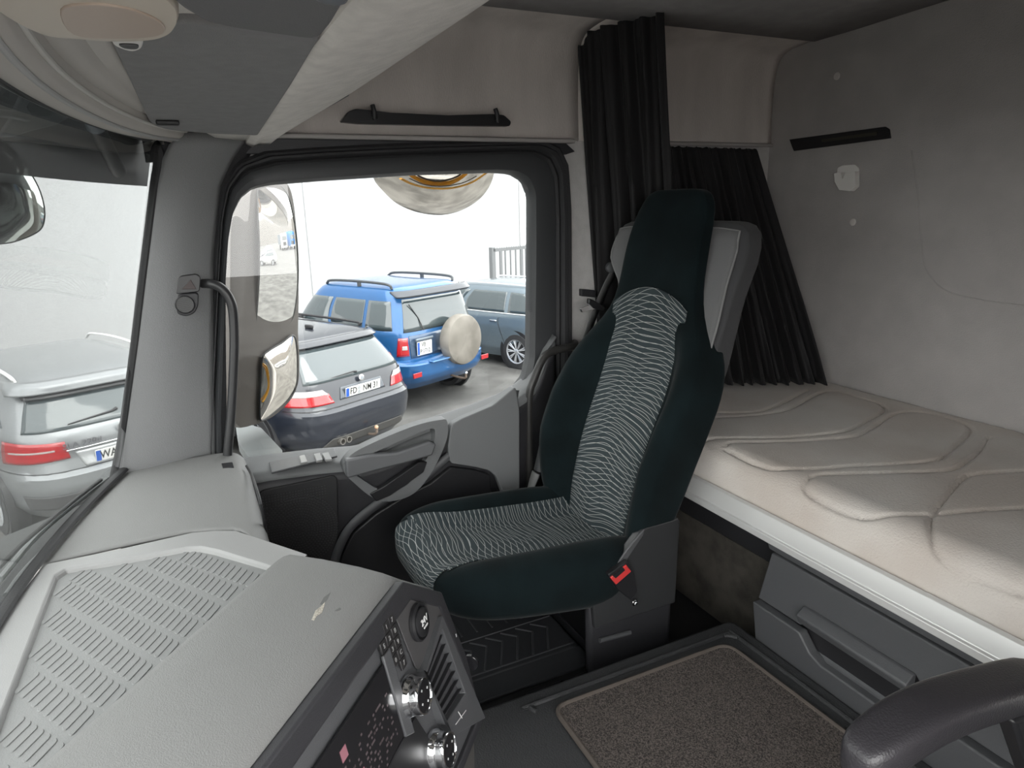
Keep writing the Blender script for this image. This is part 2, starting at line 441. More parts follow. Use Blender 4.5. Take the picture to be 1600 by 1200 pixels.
# ------------------------------------------------------------------ door
DM = door_m
door = thing('door_1', 'grey passenger door with fixed window frame, switches and pull handle', None, (1.08, -.6, 0)); door['kind'] = 'structure'
ring('door_frame', [(mixr(0), 1.090), (mixr(0, .002), 1.068), (mixr(.10), 1.052), (mixr(.35), 1.048), (mixr(.62), 1.056), (mixr(.66), 1.075), (mixr(.66), 1.10), (mixr(0), 1.10), (mixr(0), 1.09)], mat('window_frame_plastic', (.05, .052, .056), .45, bump=.2, bscale=500), door)
gv = [(1.094, CEN[0]+math.cos(t)*(r+.006), CEN[1]+math.sin(t)*(r+.006)) for t, r in zip(THS, RIN)]
slab('window_pane', gv, (.004, 0, 0), side_g, door, bevel=0)
def dp(px, py, x=.98): return at(px, py, 'x', x)
# main panel with sill
sill = [(1.088, .06), (1.088, -.05), (1.088, -.16), (1.088, -.3), (1.088, -.42), (1.088, -.5), (1.088, -.6), (1.088, -.72), (1.088, -.85), (1.088, -.96), (1.088, -1.03), (1.088, -1.09), (1.088, -1.13)]
sz = {}
def sillz(y):   # height of the sill edge at the glass
    return float(np.interp(-y, [-.1, .0, .15, .30, .42, .5, .57, .65, .72, .82, .93, 1.0, 1.045, 1.07, 1.1, 1.2],
                                 [.60, .60, .600, .592, .580, .590, .612, .630, .640, .655, .680, .708, .735, .78, .84, .95]))
def panel(a, b):
    y = .06-1.20*a
    zt = sillz(y)
    inner = float(np.interp(-y, [-.1, .1, .4, .9, 1.0, 1.08, 1.14], [.985, .985, .985, .99, 1.0, 1.02, 1.04]))
    prof = [(1.088, zt+.002), (1.082, zt+.006), (1.03, zt-.006), (inner+.012, zt-.014), (inner, zt-.03), (inner+.004, zt-.20), (inner+.02, zt-.35), (inner+.03, .05), (1.09, .0)]
    k = b*(len(prof)-1); i = min(len(prof)-2, int(k)); t = k-i
    return (prof[i][0]*(1-t)+prof[i+1][0]*t, y, prof[i][1]*(1-t)+prof[i+1][1]*t)
grid('door_sill', lambda a, b: panel(a, b*.52), 60, 20, DM, door, solid=.01, soff=0, ang=40)
grid('door_panel', lambda a, b: panel(a, .505+b*.495), 60, 24, dark_m, door, solid=.01, soff=0, ang=40)
# front lower speaker grille panel
gp = [dp(*p, .972) for p in [(404, 768), (527, 742), (529, 840), (520, 868), (500, 905), (405, 905)]]
spk = slab('speaker_grille', round_poly(gp, .02), (.02, 0, 0), mat('speaker_mesh', (.028, .028, .03), .6), door, bevel=.003)
c = dp(468, 830, .968); v = []; f = []
vs_ = []
for r in np.arange(.012, .115, .0085):
    nn = int(2*math.pi*r/.0085)
    for k in range(nn):
        th = 2*math.pi*k/nn; y, z = c[1]+r*math.cos(th), c[2]+r*math.sin(th)
        if y > -.118 or z < .18: continue
        vs_.append(box_vf((.9715, y, z), (.004, .0035, .0035)))
for iy in range(22):
    for iz in range(5):
        vs_.append(box_vf((.9715, -.122-.0085*iy, .52-.0085*iz), (.004, .0035, .0035)))
v, f = join(*vs_); mesh('grille_pattern', v, f, mat('speaker_mesh_highlight', (.06, .06, .062), .5), spk, smooth=False)
# arm rest / pull handle pocket: raised surround
so = [dp(*p, .955) for p in [(539, 722), (562, 702), (640, 668), (688, 656), (699, 660), (697, 690), (672, 742), (640, 775), (592, 782), (548, 750), (537, 735)]]
si = [dp(*p, .955) for p in [(550, 730), (575, 712), (642, 682), (672, 670), (680, 674), (676, 697), (657, 733), (632, 760), (598, 767), (560, 745), (549, 737)]]
def dense(poly, n=8):
    out = []; N = len(poly)
    for i in range(N):
        for k in range(n): out.append(np.array(poly[i])*(1-k/n)+np.array(poly[(i+1) % N])*k/n)
    return out
so_, si_ = smooth_path(so, 6, True), smooth_path(si, 6, True)
def ringband(loops, closed=True):
    v = []; f = []; n = len(loops[0])
    for L in loops: v += list(L)
    for a in range(len(loops)-1):
        for i in range(n): f.append((a*n+i, a*n+(i+1) % n, (a+1)*n+(i+1) % n, (a+1)*n+i))
    return v, f
off = lambda L, dx: [np.array((p[0]+dx, p[1], p[2])) for p in L]
v, f = ringband([off(so_, .04), off(so_, .004), so_, si_, off(si_, .004), off(si_, .05)])
f.append(tuple(5*len(so_)+i for i in range(len(so_))))
mesh('handle_pocket', v, f, DM, door, ang=40)
hb = [dp(*p, .935) for p in [(540, 719), (575, 712), (620, 708), (672, 690), (682, 694), (676, 712), (640, 722), (590, 735), (543, 748)]]
slab('pull_handle', hb, (.026, 0, 0), mat('pull_handle_plastic', (.14, .143, .15), .45), door, bevel=.006, bseg=3)
lv = [dp(*p, .950) for p in [(578, 772), (600, 760), (655, 722), (668, 722), (662, 738), (610, 775), (588, 784)]]
slab('door_lever', lv, (.02, 0, 0), black_m, door, bevel=.003)
# lower pocket with raised curved rim
rim = [dp(*p, .955) for p in [(522, 900), (528, 868), (548, 828), (585, 795), (630, 765), (668, 745), (700, 718), (740, 690), (772, 665), (800, 640), (808, 610)]]
tube('pocket_rim', [p+np.array((.014, 0, 0)) for p in rim], .010, mid_m, door, sm=5, flat=1.5)
pk = [dp(*p, .966) for p in [(530, 930), (533, 872), (552, 834), (588, 803), (633, 775), (672, 756), (705, 730), (742, 735), (766, 742), (770, 800), (770, 930)]]
slab('door_pocket', pk, (.02, 0, 0), black_m, door, bevel=.004)
up = [dp(*p, .958) for p in [(705, 664), (720, 655), (770, 634), (806, 604), (812, 640), (812, 772), (790, 782), (776, 745), (764, 735), (742, 730), (704, 724), (700, 700)]]
slab('upper_trim', round_poly(up, .012), (.03, 0, 0), DM, door, bevel=.008, bseg=3)
# window switches on the sill
sw = [(at(a, b, 'z', .606)) for a, b in [(420, 722), (522, 700), (527, 712), (424, 738)]]
swp = slab('switch_plate', sw, (0, 0, -.006), mid_m, door, bevel=.002)
for q in ([(467, 712), (476, 710), (481, 721), (470, 723)], [(490, 709), (500, 707), (504, 718), (494, 720)], [(503, 708), (513, 706), (519, 717), (508, 718)]):
    slab('switch', [at(a, b, 'z', .613) for a, b in q], (0, 0, -.008), mat('switch_grey', (.22, .22, .22), .35), swp, bevel=.002)
# ------------------------------------------------------------------ overhead console
oc = thing('overhead_console', 'grey cloth-lined overhead console above windscreen with pale rear edge', 'overhead console', (0, -.1, 1.56))
def hdr(a, b):
    x = 1.03-2.1*a; yw = yws(x, 1.5)
    k = float(np.clip((x-.55)/.45, 0, 1))**2
    P = [(yw+.0, 1.50), (yw-.012, 1.492), (yw-.035, 1.494), (yw-.05, 1.502), (yw-.056, 1.512), (yw-.062, 1.522), (yw-.066, 1.530), (yw-.085, 1.532), (yw-.10+.02*k, zb(x)), (yw-.13, zb(x))]
    kk = b*(len(P)-1); i = min(len(P)-2, int(kk)); t = kk-i
    y = P[i][0]*(1-t)+P[i+1][0]*t; z = P[i][1]*(1-t)+P[i+1][1]*t
    return (x, y, z+.014*k)
grid('windscreen_header', hdr, 40, 28, mat('header_trim', (.52, .49, .46), .6), oc, solid=.006, soff=0, ang=40)
for e, r, mm in ((-.040, .0045, dashlt_m), (-.062, .004, mat('rail_silver', (.62, .6, .57), .35))):
    pts = [(x, yws(x, 1.5)+e, (1.493 if e > -.05 else 1.513)+.014*float(np.clip((x-.55)/.45, 0, 1))**2) for x in np.linspace(1.0, -1.05, 30)]
    tube('blind_rail', pts, r, mm, oc, seg=8)
def ov(a, b):
    x = 1.055-2.15*a; y0 = yws(x, 1.5)-.125; y1 = -.205
    y = y0+(y1-y0)*b; return (x, y, zb(x)+.004)
grid('console_underside', ov, 30, 8, mat('console_cloth', (.62, .59, .56), .9, bump=.3, bscale=400), oc, solid=.008, soff=0)
def beam(a, b):
    x = 1.055-2.15*a
    t = float(sstep(.60, 1.06, x)); ye = -.40+.125*t; ze = 1.583-.066*t
    P = [(-.198, zb(x)+.012), (-.200, zb(x)-.004), (-.215, zb(x)-.010), (-.24+.01*t, zb(x)-.008+.004*t), ((-.24+ye)/2, (zb(x)-.004+ze)/2-.006), (ye+.012, ze-.003), (ye, ze+.004), (ye-.004, ze+.02), (ye-.05+.03*t, 1.76), (ye-.07, 1.87)]
    P[9] = (ye-.02, 1.88); P[8] = (ye-.012, 1.75)
    kk = b*(len(P)-1); i = min(len(P)-2, int(kk)); q = kk-i
    return (x, P[i][0]*(1-q)+P[i+1][0]*q, P[i][1]*(1-q)+P[i+1][1]*q)
grid('rear_edge', beam, 50, 37, linerlt_m, oc, solid=.006, soff=0, ang=60)
tr = [(.66, -.405, 1.592), (.69, -.398, 1.578), (1.055, -.262, 1.514), (1.06, -.275, 1.515), (1.06, -.34, 1.535), (.75, -.42, 1.60)]
slab('edge_trim', [at(430, 214, 'x', 1.04), at(545, 150, 'y', -.405), at(520, 152, 'y', -.395), at(505, 160, 'y', -.37), at(422, 213, 'x', 1.04)], (0, -.004, .008), mat('edge_trim_grey', (.2, .21, .23), .5), oc, bevel=.001)

# sun visor flap
vp_ = [at(px, py, 'z', z) for px, py, z in [(172, 62, 1.538), (236, 196, 1.515), (262, 203, 1.510), (330, 209, 1.506), (403, 212, 1.504), (455, 134, 1.533), (500, 60, 1.535), (400, 45, 1.537), (285, 35, 1.537)]]
vis = thing('sun_visor', 'dark grey cloth passenger sun visor folded flat against the overhead console', 'sun visor', tuple(vp_[4]))
slab('visor_flap', round_poly(vp_, .012), (0, 0, .014), visor_m, vis, bevel=.004, bseg=3)
pc = at(262, 192, 'z', 1.512)
box('visor_pivot', tuple(pc), (.02, .045, .010), black_m, vis, bevel=.003)
# light unit
lu = thing('dome_lamp', 'cream rounded interior lamp housing beside the sun visor clip', 'lamp', tuple(at(150, 30, 'z', 1.53)))
def ell(pts, z, up_):
    return [at(a, b, 'z', z)+np.array((0, 0, up_)) for a, b in pts]
lo = [(-60, -60), (-20, 10), (60, 55), (120, 63), (180, 67), (235, 65), (262, 58), (276, 46), (282, 25), (272, 5), (240, -15), (160, -60), (60, -110)]
L0 = smooth_path(ell(lo, 1.50, 0), 4, True); cen = sum(L0)/len(L0)
sc = lambda L, s, dz: [cen+(p-cen)*s+np.array((0, 0, dz)) for p in L]
v, f = ringband([sc(L0, .96, .05), sc(L0, 1.0, .03), sc(L0, 1.0, .012), sc(L0, .985, .003), sc(L0, .95, 0), sc(L0, .80, -.001)])
f.append(tuple(5*len(L0)+i for i in range(len(L0))))
mesh('lamp_housing', v, f, cream_m, lu)
le = smooth_path(ell([(95, 18), (115, 55), (180, 61), (240, 58), (258, 48), (245, 32), (200, 15), (140, 8)], 1.497, 0), 4, True)
slab('lamp_lens', le, (0, 0, .004), mat('lamp_lens_beige', (.50, .40, .33), .45), lu, bevel=.001)
cl = thing('visor_clip', 'small white clip peeking out under the cream lamp housing', 'clip', tuple(at(202, 70, 'z', 1.53)))
cpts = smooth_path([at(a, b, 'z', 1.525) for a, b in [(176, 66), (182, 74), (200, 80), (215, 80), (223, 74), (222, 64), (200, 62)]], 4, True)
slab('clip_body', cpts, (0, 0, .012), white_m, cl, bevel=.003)
slab('clip_slot', smooth_path([at(a, b, 'z', 1.524) for a, b in [(186, 70), (195, 76), (213, 77), (216, 71), (200, 69)]], 4, True), (0, 0, .004), black_m, cl, bevel=0)
# overhead stowage flap with handle
fl = thing('overhead_flap', 'dark grey rounded overhead stowage flap at the top edge behind the visor', 'storage flap', tuple(at(400, 10, 'z', 1.53)))
fp = smooth_path([at(a, b, 'z', 1.498) for a, b in [(262, -12), (300, 25), (345, 42), (420, 54), (490, 62), (512, 50), (540, 8), (600, -80), (480, -160), (300, -120)]], 5, True)
slab('flap_body', fp, (0, 0, .048), mat('flap_cloth', (.15, .148, .152), .85, bump=.3, bscale=500), fl, bevel=.008, bseg=3)
slab('flap_handle', round_poly([at(a, b, 'z', 1.488) for a, b in [(476, -8), (500, 7), (540, 11), (552, -8)]], .01), (0, 0, .012), black_m, fl, bevel=.003)

# grab rail over the door
gr = thing('grab_handle', 'long black grab rail on the beige panel above the passenger door', 'grab handle', tuple(at(665, 190, 'x', 1.06)), group=None)
gl = [at(a, b, 'x', 1.045) for a, b in [(533, 190), (545, 174), (556, 170), (580, 172), (610, 176), (700, 180), (775, 178), (788, 180), (799, 190), (797, 197), (700, 196), (560, 193)]]
slab('rail', round_poly(gl, .006), (.026, 0, 0), black_m, gr, bevel=.005, bseg=3)
for px in ((582, 164, 586, 184), (774, 170, 778, 189)):
    a = at(px[0], px[1], 'x', 1.035); b = at(px[2], px[3], 'x', 1.035)
    tube('hook', [b+np.array((.02, 0, 0)), b, (a+b)/2+np.array((-.004, 0, 0)), a], .007, black_m, gr, seg=10)

# ------------------------------------------------------------------ dashboard
dash = thing('dashboard', 'light grey dashboard with ribbed tray and driver-angled centre console', 'dashboard', (.3, .1, .3))
ZD = 0.655
seam_x = lambda y: float(np.interp(-y, [-.33, -.06, .03, .045, .075], [.515, .52, .49, .468, .40]))
def pd(a, b):
    # passenger dash: a across x, b from the windscreen round to the knee side
    q = b
    if q < .6:
        t = q/.6
        xs = .50+(1.02-.50)*a
        yw = yws(xs, ZD)-.01; y = yw+(-.045-yw)*t; z = ZD+.004*math.sin(math.pi*t)
        s0 = seam_x(y)-.004; xs = s0+(1.02-s0)*a
        x = xs
    else:
        t = (q-.6)/.4; s0 = float(np.interp(t, [0, .12, .3, 1], [.472, .41, .38, .38])); xs = s0+(1.02-s0)*a; x = xs
        P = [(-.045, ZD), (-.068, ZD-.006), (-.084, ZD-.022), (-.092, ZD-.05), (-.090, ZD-.12), (-.06, ZD-.25), (0, ZD-.36), (.10, ZD-.42)]
        k = t*(len(P)-1); i = min(len(P)-2, int(k)); u = k-i
        y = P[i][0]*(1-u)+P[i+1][0]*u; z = P[i][1]*(1-u)+P[i+1][1]*u
        if i == 0 and u == 0: pass
    return (x, y, z)
grid('passenger_dash', pd, 30, 40, dash_m, dash, solid=.006, soff=0, ang=60)
tube('dash_edge', [at(385, 728, 'z', .652), at(393, 742, 'z', .65), at(404, 775, 'y', -.088), at(413, 815, 'y', -.092), at(418, 852, 'y', -.094), (at(421, 875, 'y', -.094))], .0035, black_m, dash, sm=3, seg=6)
vt = slab('defroster_vent', [at(a, b, 'z', .660) for a, b in [(346, 724), (363, 722), (365, 729), (348, 731)]], (0, 0, -.004), black_m, dash, bevel=0)
# module rim, tray
zt = .662
I = [at(-60, 1290, 'z', zt), at(0, 1116, 'z', zt), at(84, 898, 'z', zt), at(100, 888, 'z', zt), at(200, 871, 'z', zt), at(290, 854, 'z', zt), at(315, 853, 'z', zt), at(340, 858, 'z', zt), at(456, 893, 'z', zt)]
O = [at(-190, 1290, 'z', zt), at(-70, 1075, 'z', zt), at(3, 965, 'z', zt), at(68, 882, 'z', zt), at(190, 857, 'z', zt), at(300, 832, 'z', zt), at(335, 829, 'z', zt), at(368, 829, 'z', zt), at(480, 866, 'z', zt)]
def dn(L, dz): return [p+np.array((0, 0, dz)) for p in L]
cI = sum(I)/len(I)
inn = [p+(cI-p)/np.linalg.norm(cI-p)*.005 for p in I]
inn2 = [p+(cI-p)/np.linalg.norm(cI-p)*.009 for p in I]
Os = [p+np.array((0, 0, -.03)) for p in O]
rows = [Os, O, I, dn(inn, -.004), dn(inn2, -.012)]
v = []; f = []; n = len(I)
for L in rows: v += L
for a in range(len(rows)-1):
    for i in range(n-1): f.append((a*n+i, a*n+i+1, (a+1)*n+i+1, (a+1)*n+i))
mesh('tray_rim', v, f, mat('rim_plastic', (.27, .27, .27), .42, bump=.2, bscale=500), dash, ang=20, bevel=.0015)
tp = [p for p in dn(I, -.012)]+[np.array((.215, -.130, .645)), np.array((-.50, .22, .645)), np.array((-.6, .35, .645))]
tray = slab('ribbed_tray', [np.array((p[0], p[1], .652)) for p in tp], (0, 0, -.006), mat('tray_rubber', (.215, .218, .218), .6, bump=.2, bscale=400), dash, bevel=0)
# raised pill ribs in rows across the tray
zr = .6522
R = [((287, 867), (424, 917)), ((240, 876), (399, 943)), ((187, 888), (372, 976)), ((122, 897), (346, 1006)), ((97, 920), (314, 1046)), ((80, 963), (283, 1092)),
     ((62, 1013), (244, 1137)), ((42, 1067), (205, 1185)), ((17, 1140), (160, 1240)), ((-10, 1220), (110, 1310))]
ea = at(437, 905, 'z', zr); eb = at(207, 1200, 'z', zr); ed = (eb-ea)/np.linalg.norm(eb-ea)
vf = []
for (l, r) in R:
    a = at(*l, 'z', zr); b = at(*r, 'z', zr); L = np.linalg.norm(b-a); nn = int(round(L/.0172)); rd = (b-a)/L
    for k in range(nn+1):
        c = a+(b-a)*k/nn
        h, wd = .0185, .0056
        pts = []
        for s in range(7): th = math.pi*s/6; pts.append(c+ed*(h+wd*math.sin(th))+rd*wd*math.cos(th))
        for s in range(7): th = math.pi+math.pi*s/6; pts.append(c+ed*(-h+wd*math.sin(th))+rd*wd*math.cos(th))
        base = [p for p in pts]; top = [p+(c-p)/np.linalg.norm(c-p)*.0012+np.array((0, 0, .0013)) for p in pts]
        N = len(pts); V = base+top; Fc = [tuple(range(N, 2*N))]+[(i, (i+1) % N, N+(i+1) % N, N+i) for i in range(N)]
        vf.append((V, Fc))
v, f = join(*vf); mesh('raised_ribs', v, f, MATS['tray_rubber'], tray, smooth=False)
# hidden support bodies
slab('dash_core', [(1.03, .18, .05), (-1.08, .18, .05), (-1.08, .18, .60), (-.6, .20, .60), (.36, .20, .60), (1.03, .10, .60)], (0, .05, 0), black_m, dash, bevel=0)
slab('driver_dash', [(-.55, yws(-.55, .66), .655), (-.75, yws(-.75, .66), .655), (-1.05, yws(-1.05, .66), .655), (-1.08, .12, .655), (-.55, .16, .655)], (0, 0, -.25), dash_m, dash, bevel=.01)

# centre console
fp0 = np.array([.039, -.286, .69]); fa = np.array([-.765, .644, 0]); fn = np.array([-.644, -.765, 0])
fb = fn*.2+np.array([0, 0, -1.]); fb /= np.linalg.norm(fb); FN = np.cross(fa, fb); FN = FN if FN @ fn > 0 else -FN
def fuv(u, v, h=0): return fp0+fa*u+fb*v+FN*h
def FPX(px, py, h=0):
    p = at_plane(px, py, fp0+FN*h, FN); return p
con = thing('centre_console', 'driver-angled centre console with scuffed grey cover, knobs and keypad', 'console', (.1, -.1, .2))
ol = [(.80, -.012), (0.01, -.012), (-.116, .085), (-.150, .255), (-.146, .405), (.80, .405)]
ext = np.array((.181, .162, .008))
v, f = slab_vf([fuv(u, vv, -.022) for u, vv in ol], ext)
# light cover: top and slanted end
cv = [fuv(.50, -.012, -.02), fuv(.012, -.012, -.02), fuv(-.116, .080, -.02)]
cvv = []; Fc = []
prof = [(0, -.0), (.012, .008), (.03, .012), (.08, .013), (.16, .010), (.225, .004), (.243, -.004), (.245, -.03)]
dE = ext/np.linalg.norm(ext)
line = [(.80, -.012), (.65, -.012), (.50, -.012), (.40, -.012), (.3, -.012), (.2, -.012), (.1, -.012), (.03, -.012), (.012, -.010), (.0, -.002), (-.05, .036), (-.105, .072), (-.120, .090), (-.128, .12), (-.15, .26), (-.147, .41)]
nn = len(line)
for k, (d, hgt) in enumerate(prof):
    for (u, vv) in line:
        tuck = 1.0 if u > -.02 else max(0., 1-(abs(u)-.02)/.10)
        cvv.append(fuv(u, vv, -.022)+dE*d*(.9+.1*tuck)-fb*hgt*tuck)
for k in range(len(prof)-1):
    for i in range(nn-1): Fc.append((k*nn+i, k*nn+i+1, (k+1)*nn+i+1, (k+1)*nn+i))
mesh('console_cover', cvv, Fc, dash_m, con, ang=40, bevel=.004, solid=.004, soff=0)
slab('console_body', [fuv(u, vv, -.024) for u, vv in ol], ext*.95, black_m, con, bevel=.004)
# hood frame
fr_o = [fuv(u, vv, -.004) for u, vv in ol]
fr_i = [fuv(u, vv, -.004) for u, vv in [(.79, .030), (.00, .030), (-.095, .105), (-.128, .262), (-.126, .385), (.79, .385)]]
v, f = ringband([[p-FN*.024 for p in fr_o], [p for p in fr_o], fr_i, [p-FN*.012 for p in fr_i]])
mesh('face_frame', v, f, dark_m, con, bevel=.004, bseg=3, ang=40)
slab('face_plate', [p-FN*.010 for p in fr_i], -FN*.004, mid_m, con, bevel=0)
H = -.006
def fpoly(name, pts, m, h=H, t=.006, par=None, bevel=.002, rr=None, **k):
    P = [FPX(a, b, h) for a, b in pts]
    if rr: P = round_poly(P, rr)
    return slab(name, P, -FN*t, m, par or con, bevel=bevel, **k)
# socket cover 24V
zc = FPX(653, 972, H)
sock = lathe('power_socket', [(.0335, 0), (.0335, .006), (.030, .009), (.0275, .006), (.026, .004), (.0255, .010), (.022, .0125), (.001, .013)], zc, FN, black_m, con, seg=40)
text('socket_text', '24V', .0165, zc+FN*.0138-fb*.003, -fa, -fb, paper_m, sock, thick=.0004, bold=.0002)
box('socket_text_bar', tuple(zc+FN*.0136+fb*.008), (.016, .0012, .003), paper_m, sock, rot=Matrix((tuple(-fa), tuple(FN), tuple(-fb))).transposed(), bevel=0)
fpoly('socket_panel', [(615, 955), (645, 915), (700, 950), (655, 1046), (650, 1043)], mat('panel_grey', (.075, .073, .075), .4), h=-.008, t=.003, rr=.004)
# keypad
ku = [(612, 962), (594, 1001), (578, 1040)]
kp0, kp1, kp2 = FPX(613, 957, H), FPX(592, 1020, H), FPX(640, 1053, H)
dcol = None
rows_ = 5
A_ = FPX(612, 968, H); B_ = FPX(598, 1007, H); C_ = FPX(626, 1040, H)
du = (FPX(597, 1003, H)-FPX(611, 966, H)); dv = (FPX(619, 984, H)-FPX(611, 966, H))
uu = fa*.0265; vv_ = fb*.0255
labels = ['7', '1', '4', '8', '2', '5', '9', '3', '6', 'C', '0', '#']
start = FPX(612, 966, H)
for i in range(5):
    for j in range(3):
        if i*3+j >= 13 or (i == 0 and j == 2): continue
        c = start+uu*(j*.80)+vv_*i*.80+fa*.004
        R3 = Matrix((tuple(fa), tuple(FN), tuple(fb))).transposed()
        k = box('key', tuple(c), (.0195, .005, .0190), mat('key_black', (.028, .027, .028), .35), con, rot=R3, bevel=.0015)
        text('key_digit', labels[(i*3+j) % 12],   .0115, c+FN*.0026, -fa, -fb, mat('key_print', (.34, .34, .34), .5), k, thick=.0002, bold=.0001)
# display
sp = [(572, 1050), (613, 1145), (560, 1230), (420, 1260), (455, 1200), (500, 1150)]
scr = thing('radio_display', 'dark radio display with dim pinkish text in the console face', 'display', tuple(FPX(560, 1150, .004)))
S0, S1, S2, S3 = fuv(.135, .062, -.005), fuv(.135, .195, -.005), fuv(.45, .195, -.005), fuv(.45, .062, -.005)
slab('display_bezel', [S0, S1, S2, S3], -FN*.004, gloss_m, scr, bevel=.001)
pk_m = mat('dim_pink_print', (.30, .13, .16), .5); gk_m = mat('dim_grey_print', (.09, .07, .075), .5)
rs = random.Random(3)
R3 = Matrix((tuple(fa), tuple(FN), tuple(fb))).transposed()
for u0, v0, w_, h_ in ((.285, .094, .016, .018), (.27, .15, .034, .010)):
    box('screen_icon', tuple(fuv(u0, v0, -.0045)), (w_, .0006, h_), pk_m, scr, rot=R3, bevel=0)
vf = []
for _ in range(150):
    u0, v0 = rs.uniform(.15, .36), rs.uniform(.10, .19)
    vf.append(box_vf(fuv(u0, round(v0/.008)*.008, -.0046), (rs.uniform(.002, .006), .0004, .0035), R3))
v, f = join(*vf); mesh('screen_print', v, f, gk_m, scr, smooth=False)
text('screen_title', '11:54', .022, fuv(.225, .083, -.0045), -fa, -fb, mat('dim_title', (.22, .12, .14), .5), scr, thick=.0003) if False else None
slab('side_trim', [fuv(.133, .050, -.003), fuv(.133, .20, -.003), fuv(.105, .215, -.003), fuv(.108, .050, -.003)], -FN*.006, mid_m, con, bevel=.002)
# climate panel below
slab('lower_panel', [fuv(.49, .20, -.006), fuv(.085, .20, -.006), fuv(.02, .385, -.006), fuv(.49, .385, -.006)], -FN*.005, black_m, con, bevel=.002)
def knob(px, py, r):
    c = FPX(px, py, .0)
    k = thing('rotary_knob', 'x', 'knob', tuple(c-FN*.006))
    lathe('knob_ring', [(r*1.16, -.010), (r*1.14, -.002), (r*1.02, .003), (r, .008), (r*1.0, .018), (r*.96, .0215), (r*.88, .022), (r*.86, .020)], c, FN, chrome_m, k, seg=48)
    lathe('knob_cap', [(r*.87, .012), (r*.87, .0200), (r*.6, .0210), (.0005, .0213)], c, FN, gloss_m, k, seg=40)
    for i, th in enumerate(np.linspace(0, 2*math.pi, 5)[:-1]):
        text('knob_mark', '+', .008, c+FN*.0216+fa*math.cos(th+.4)*r*.5+fb*math.sin(th+.4)*r*.5, -fa, -fb, paper_m, k, thick=.0002, bold=.0003)
    return k
k1 = knob(646, 1088, .0300); k1['label'] = 'upper chrome-ringed rotary knob just left of the air vent'; k1['group'] = 'chrome console knobs'
k2 = knob(686, 1172, .0305); k2['label'] = 'lower chrome-ringed rotary knob at the bottom edge of the photo'; k2['group'] = 'chrome console knobs'
# vent
vt = thing('air_vent', 'black slatted air vent at the passenger end of the console face', 'air vent', tuple(FPX(695, 1050, 0)))
vo = [FPX(a, b, .0) for a, b in [(690, 962), (757, 1122), (708, 1150), (662, 1050)]]
vi = [FPX(a, b, .0) for a, b in [(691, 982), (727, 1083), (694, 1133), (667, 1053)]]
v, f = ringband([[p-FN*.03 for p in vo], [p+FN*.003 for p in vo], [p+FN*.001 for p in vi], [p-FN*.025 for p in vi]])
mesh('vent_frame', v, f, mid_m, vt, bevel=.002, ang=30)
slab('vent_back', [p-FN*.024 for p in vi], -FN*.002, black_m, vt, bevel=0)
for k in range(7):
    t = (k+.6)/7.2
    a = vi[0]*(1-t)+vi[1]*t; b = vi[3]*(1-t)+vi[2]*t
    dd = (vi[1]-vi[0])/np.linalg.norm(vi[1]-vi[0])
    slab('slat', [a-FN*.004, a-FN*.022+dd*.006, b-FN*.022+dd*.006, b-FN*.004], dd*.0018, dark_m, vt, bevel=0)
tube('vent_wheel_symbol', [FPX(712, 1132, .004), FPX(728, 1110, .004)], .0009, paper_m, vt, seg=6)
tube('vent_wheel_symbol', [FPX(716, 1112, .004), FPX(722, 1122, .004)], .0009, paper_m, vt, seg=6)
lathe('vent_thumbwheel', [(.0165, -.004), (.0175, -.003), (.0175, .003), (.0165, .004)], FPX(735, 1035, -.006), fa, gloss_m, vt, seg=28)
text('vent_text', 'E', .009, FPX(713, 993, .004), -fa, -fb, paper_m, vt, thick=.0003)
# lower console housing down to the tunnel
lc = [fuv(.50, .40, -.012), fuv(-.12, .40, -.012)]
q = [np.array((p[0], p[1], p[2])) for p in lc]
qb = [p+np.array((-.03, -.03, -.11)) for p in q]
slab('lower_housing', [q[0], q[1], np.array((q[1][0]-.02, q[1][1]+.01, .18)), np.array((q[0][0]-.02, q[0][1]+.01, .18))], np.array((.18, .20, 0)), mat('lower_console_grey', (.075, .072, .068), .55, bump=.2, bscale=400), con, bevel=.01)
# scuff on the cover
sc_m = mat('scuffed_bare_plastic', (.40, .37, .32), .7, var=.4, vscale=300)
ztop = .7005
def cpt(px, py, h=0):
    p = at_plane(px, py, fuv(.1, -.012, -.022)+dE*.1-fb*.0143, np.cross(fa, dE)); return p
up3 = np.cross(fa, dE); up3 = up3 if up3[2] > 0 else -up3
sf = [cpt(a, b) for a, b in [(487, 969), (493, 955), (503, 947), (508, 941), (506, 950), (503, 958), (496, 962), (491, 970)]]
slab('scuff_mark', [p-up3*.0005 for p in sf], up3*.0016, sc_m, con, bevel=0)
sf = [cpt(a, b) for a, b in [(500, 945), (506, 934), (517, 926), (512, 936), (505, 946)]]
slab('scuff_mark', [p-up3*.0005 for p in sf], up3*.0014, mat('scuff_dark', (.12, .12, .12), .7), con, bevel=0)  # darker grey slivers of the scuffed area
sf = [cpt(a, b) for a, b in [(523, 955), (531, 950), (533, 952), (527, 955)]]
slab('scuff_mark', [p-up3*.0005 for p in sf], up3*.0014, MATS['scuff_dark'], con, bevel=0)

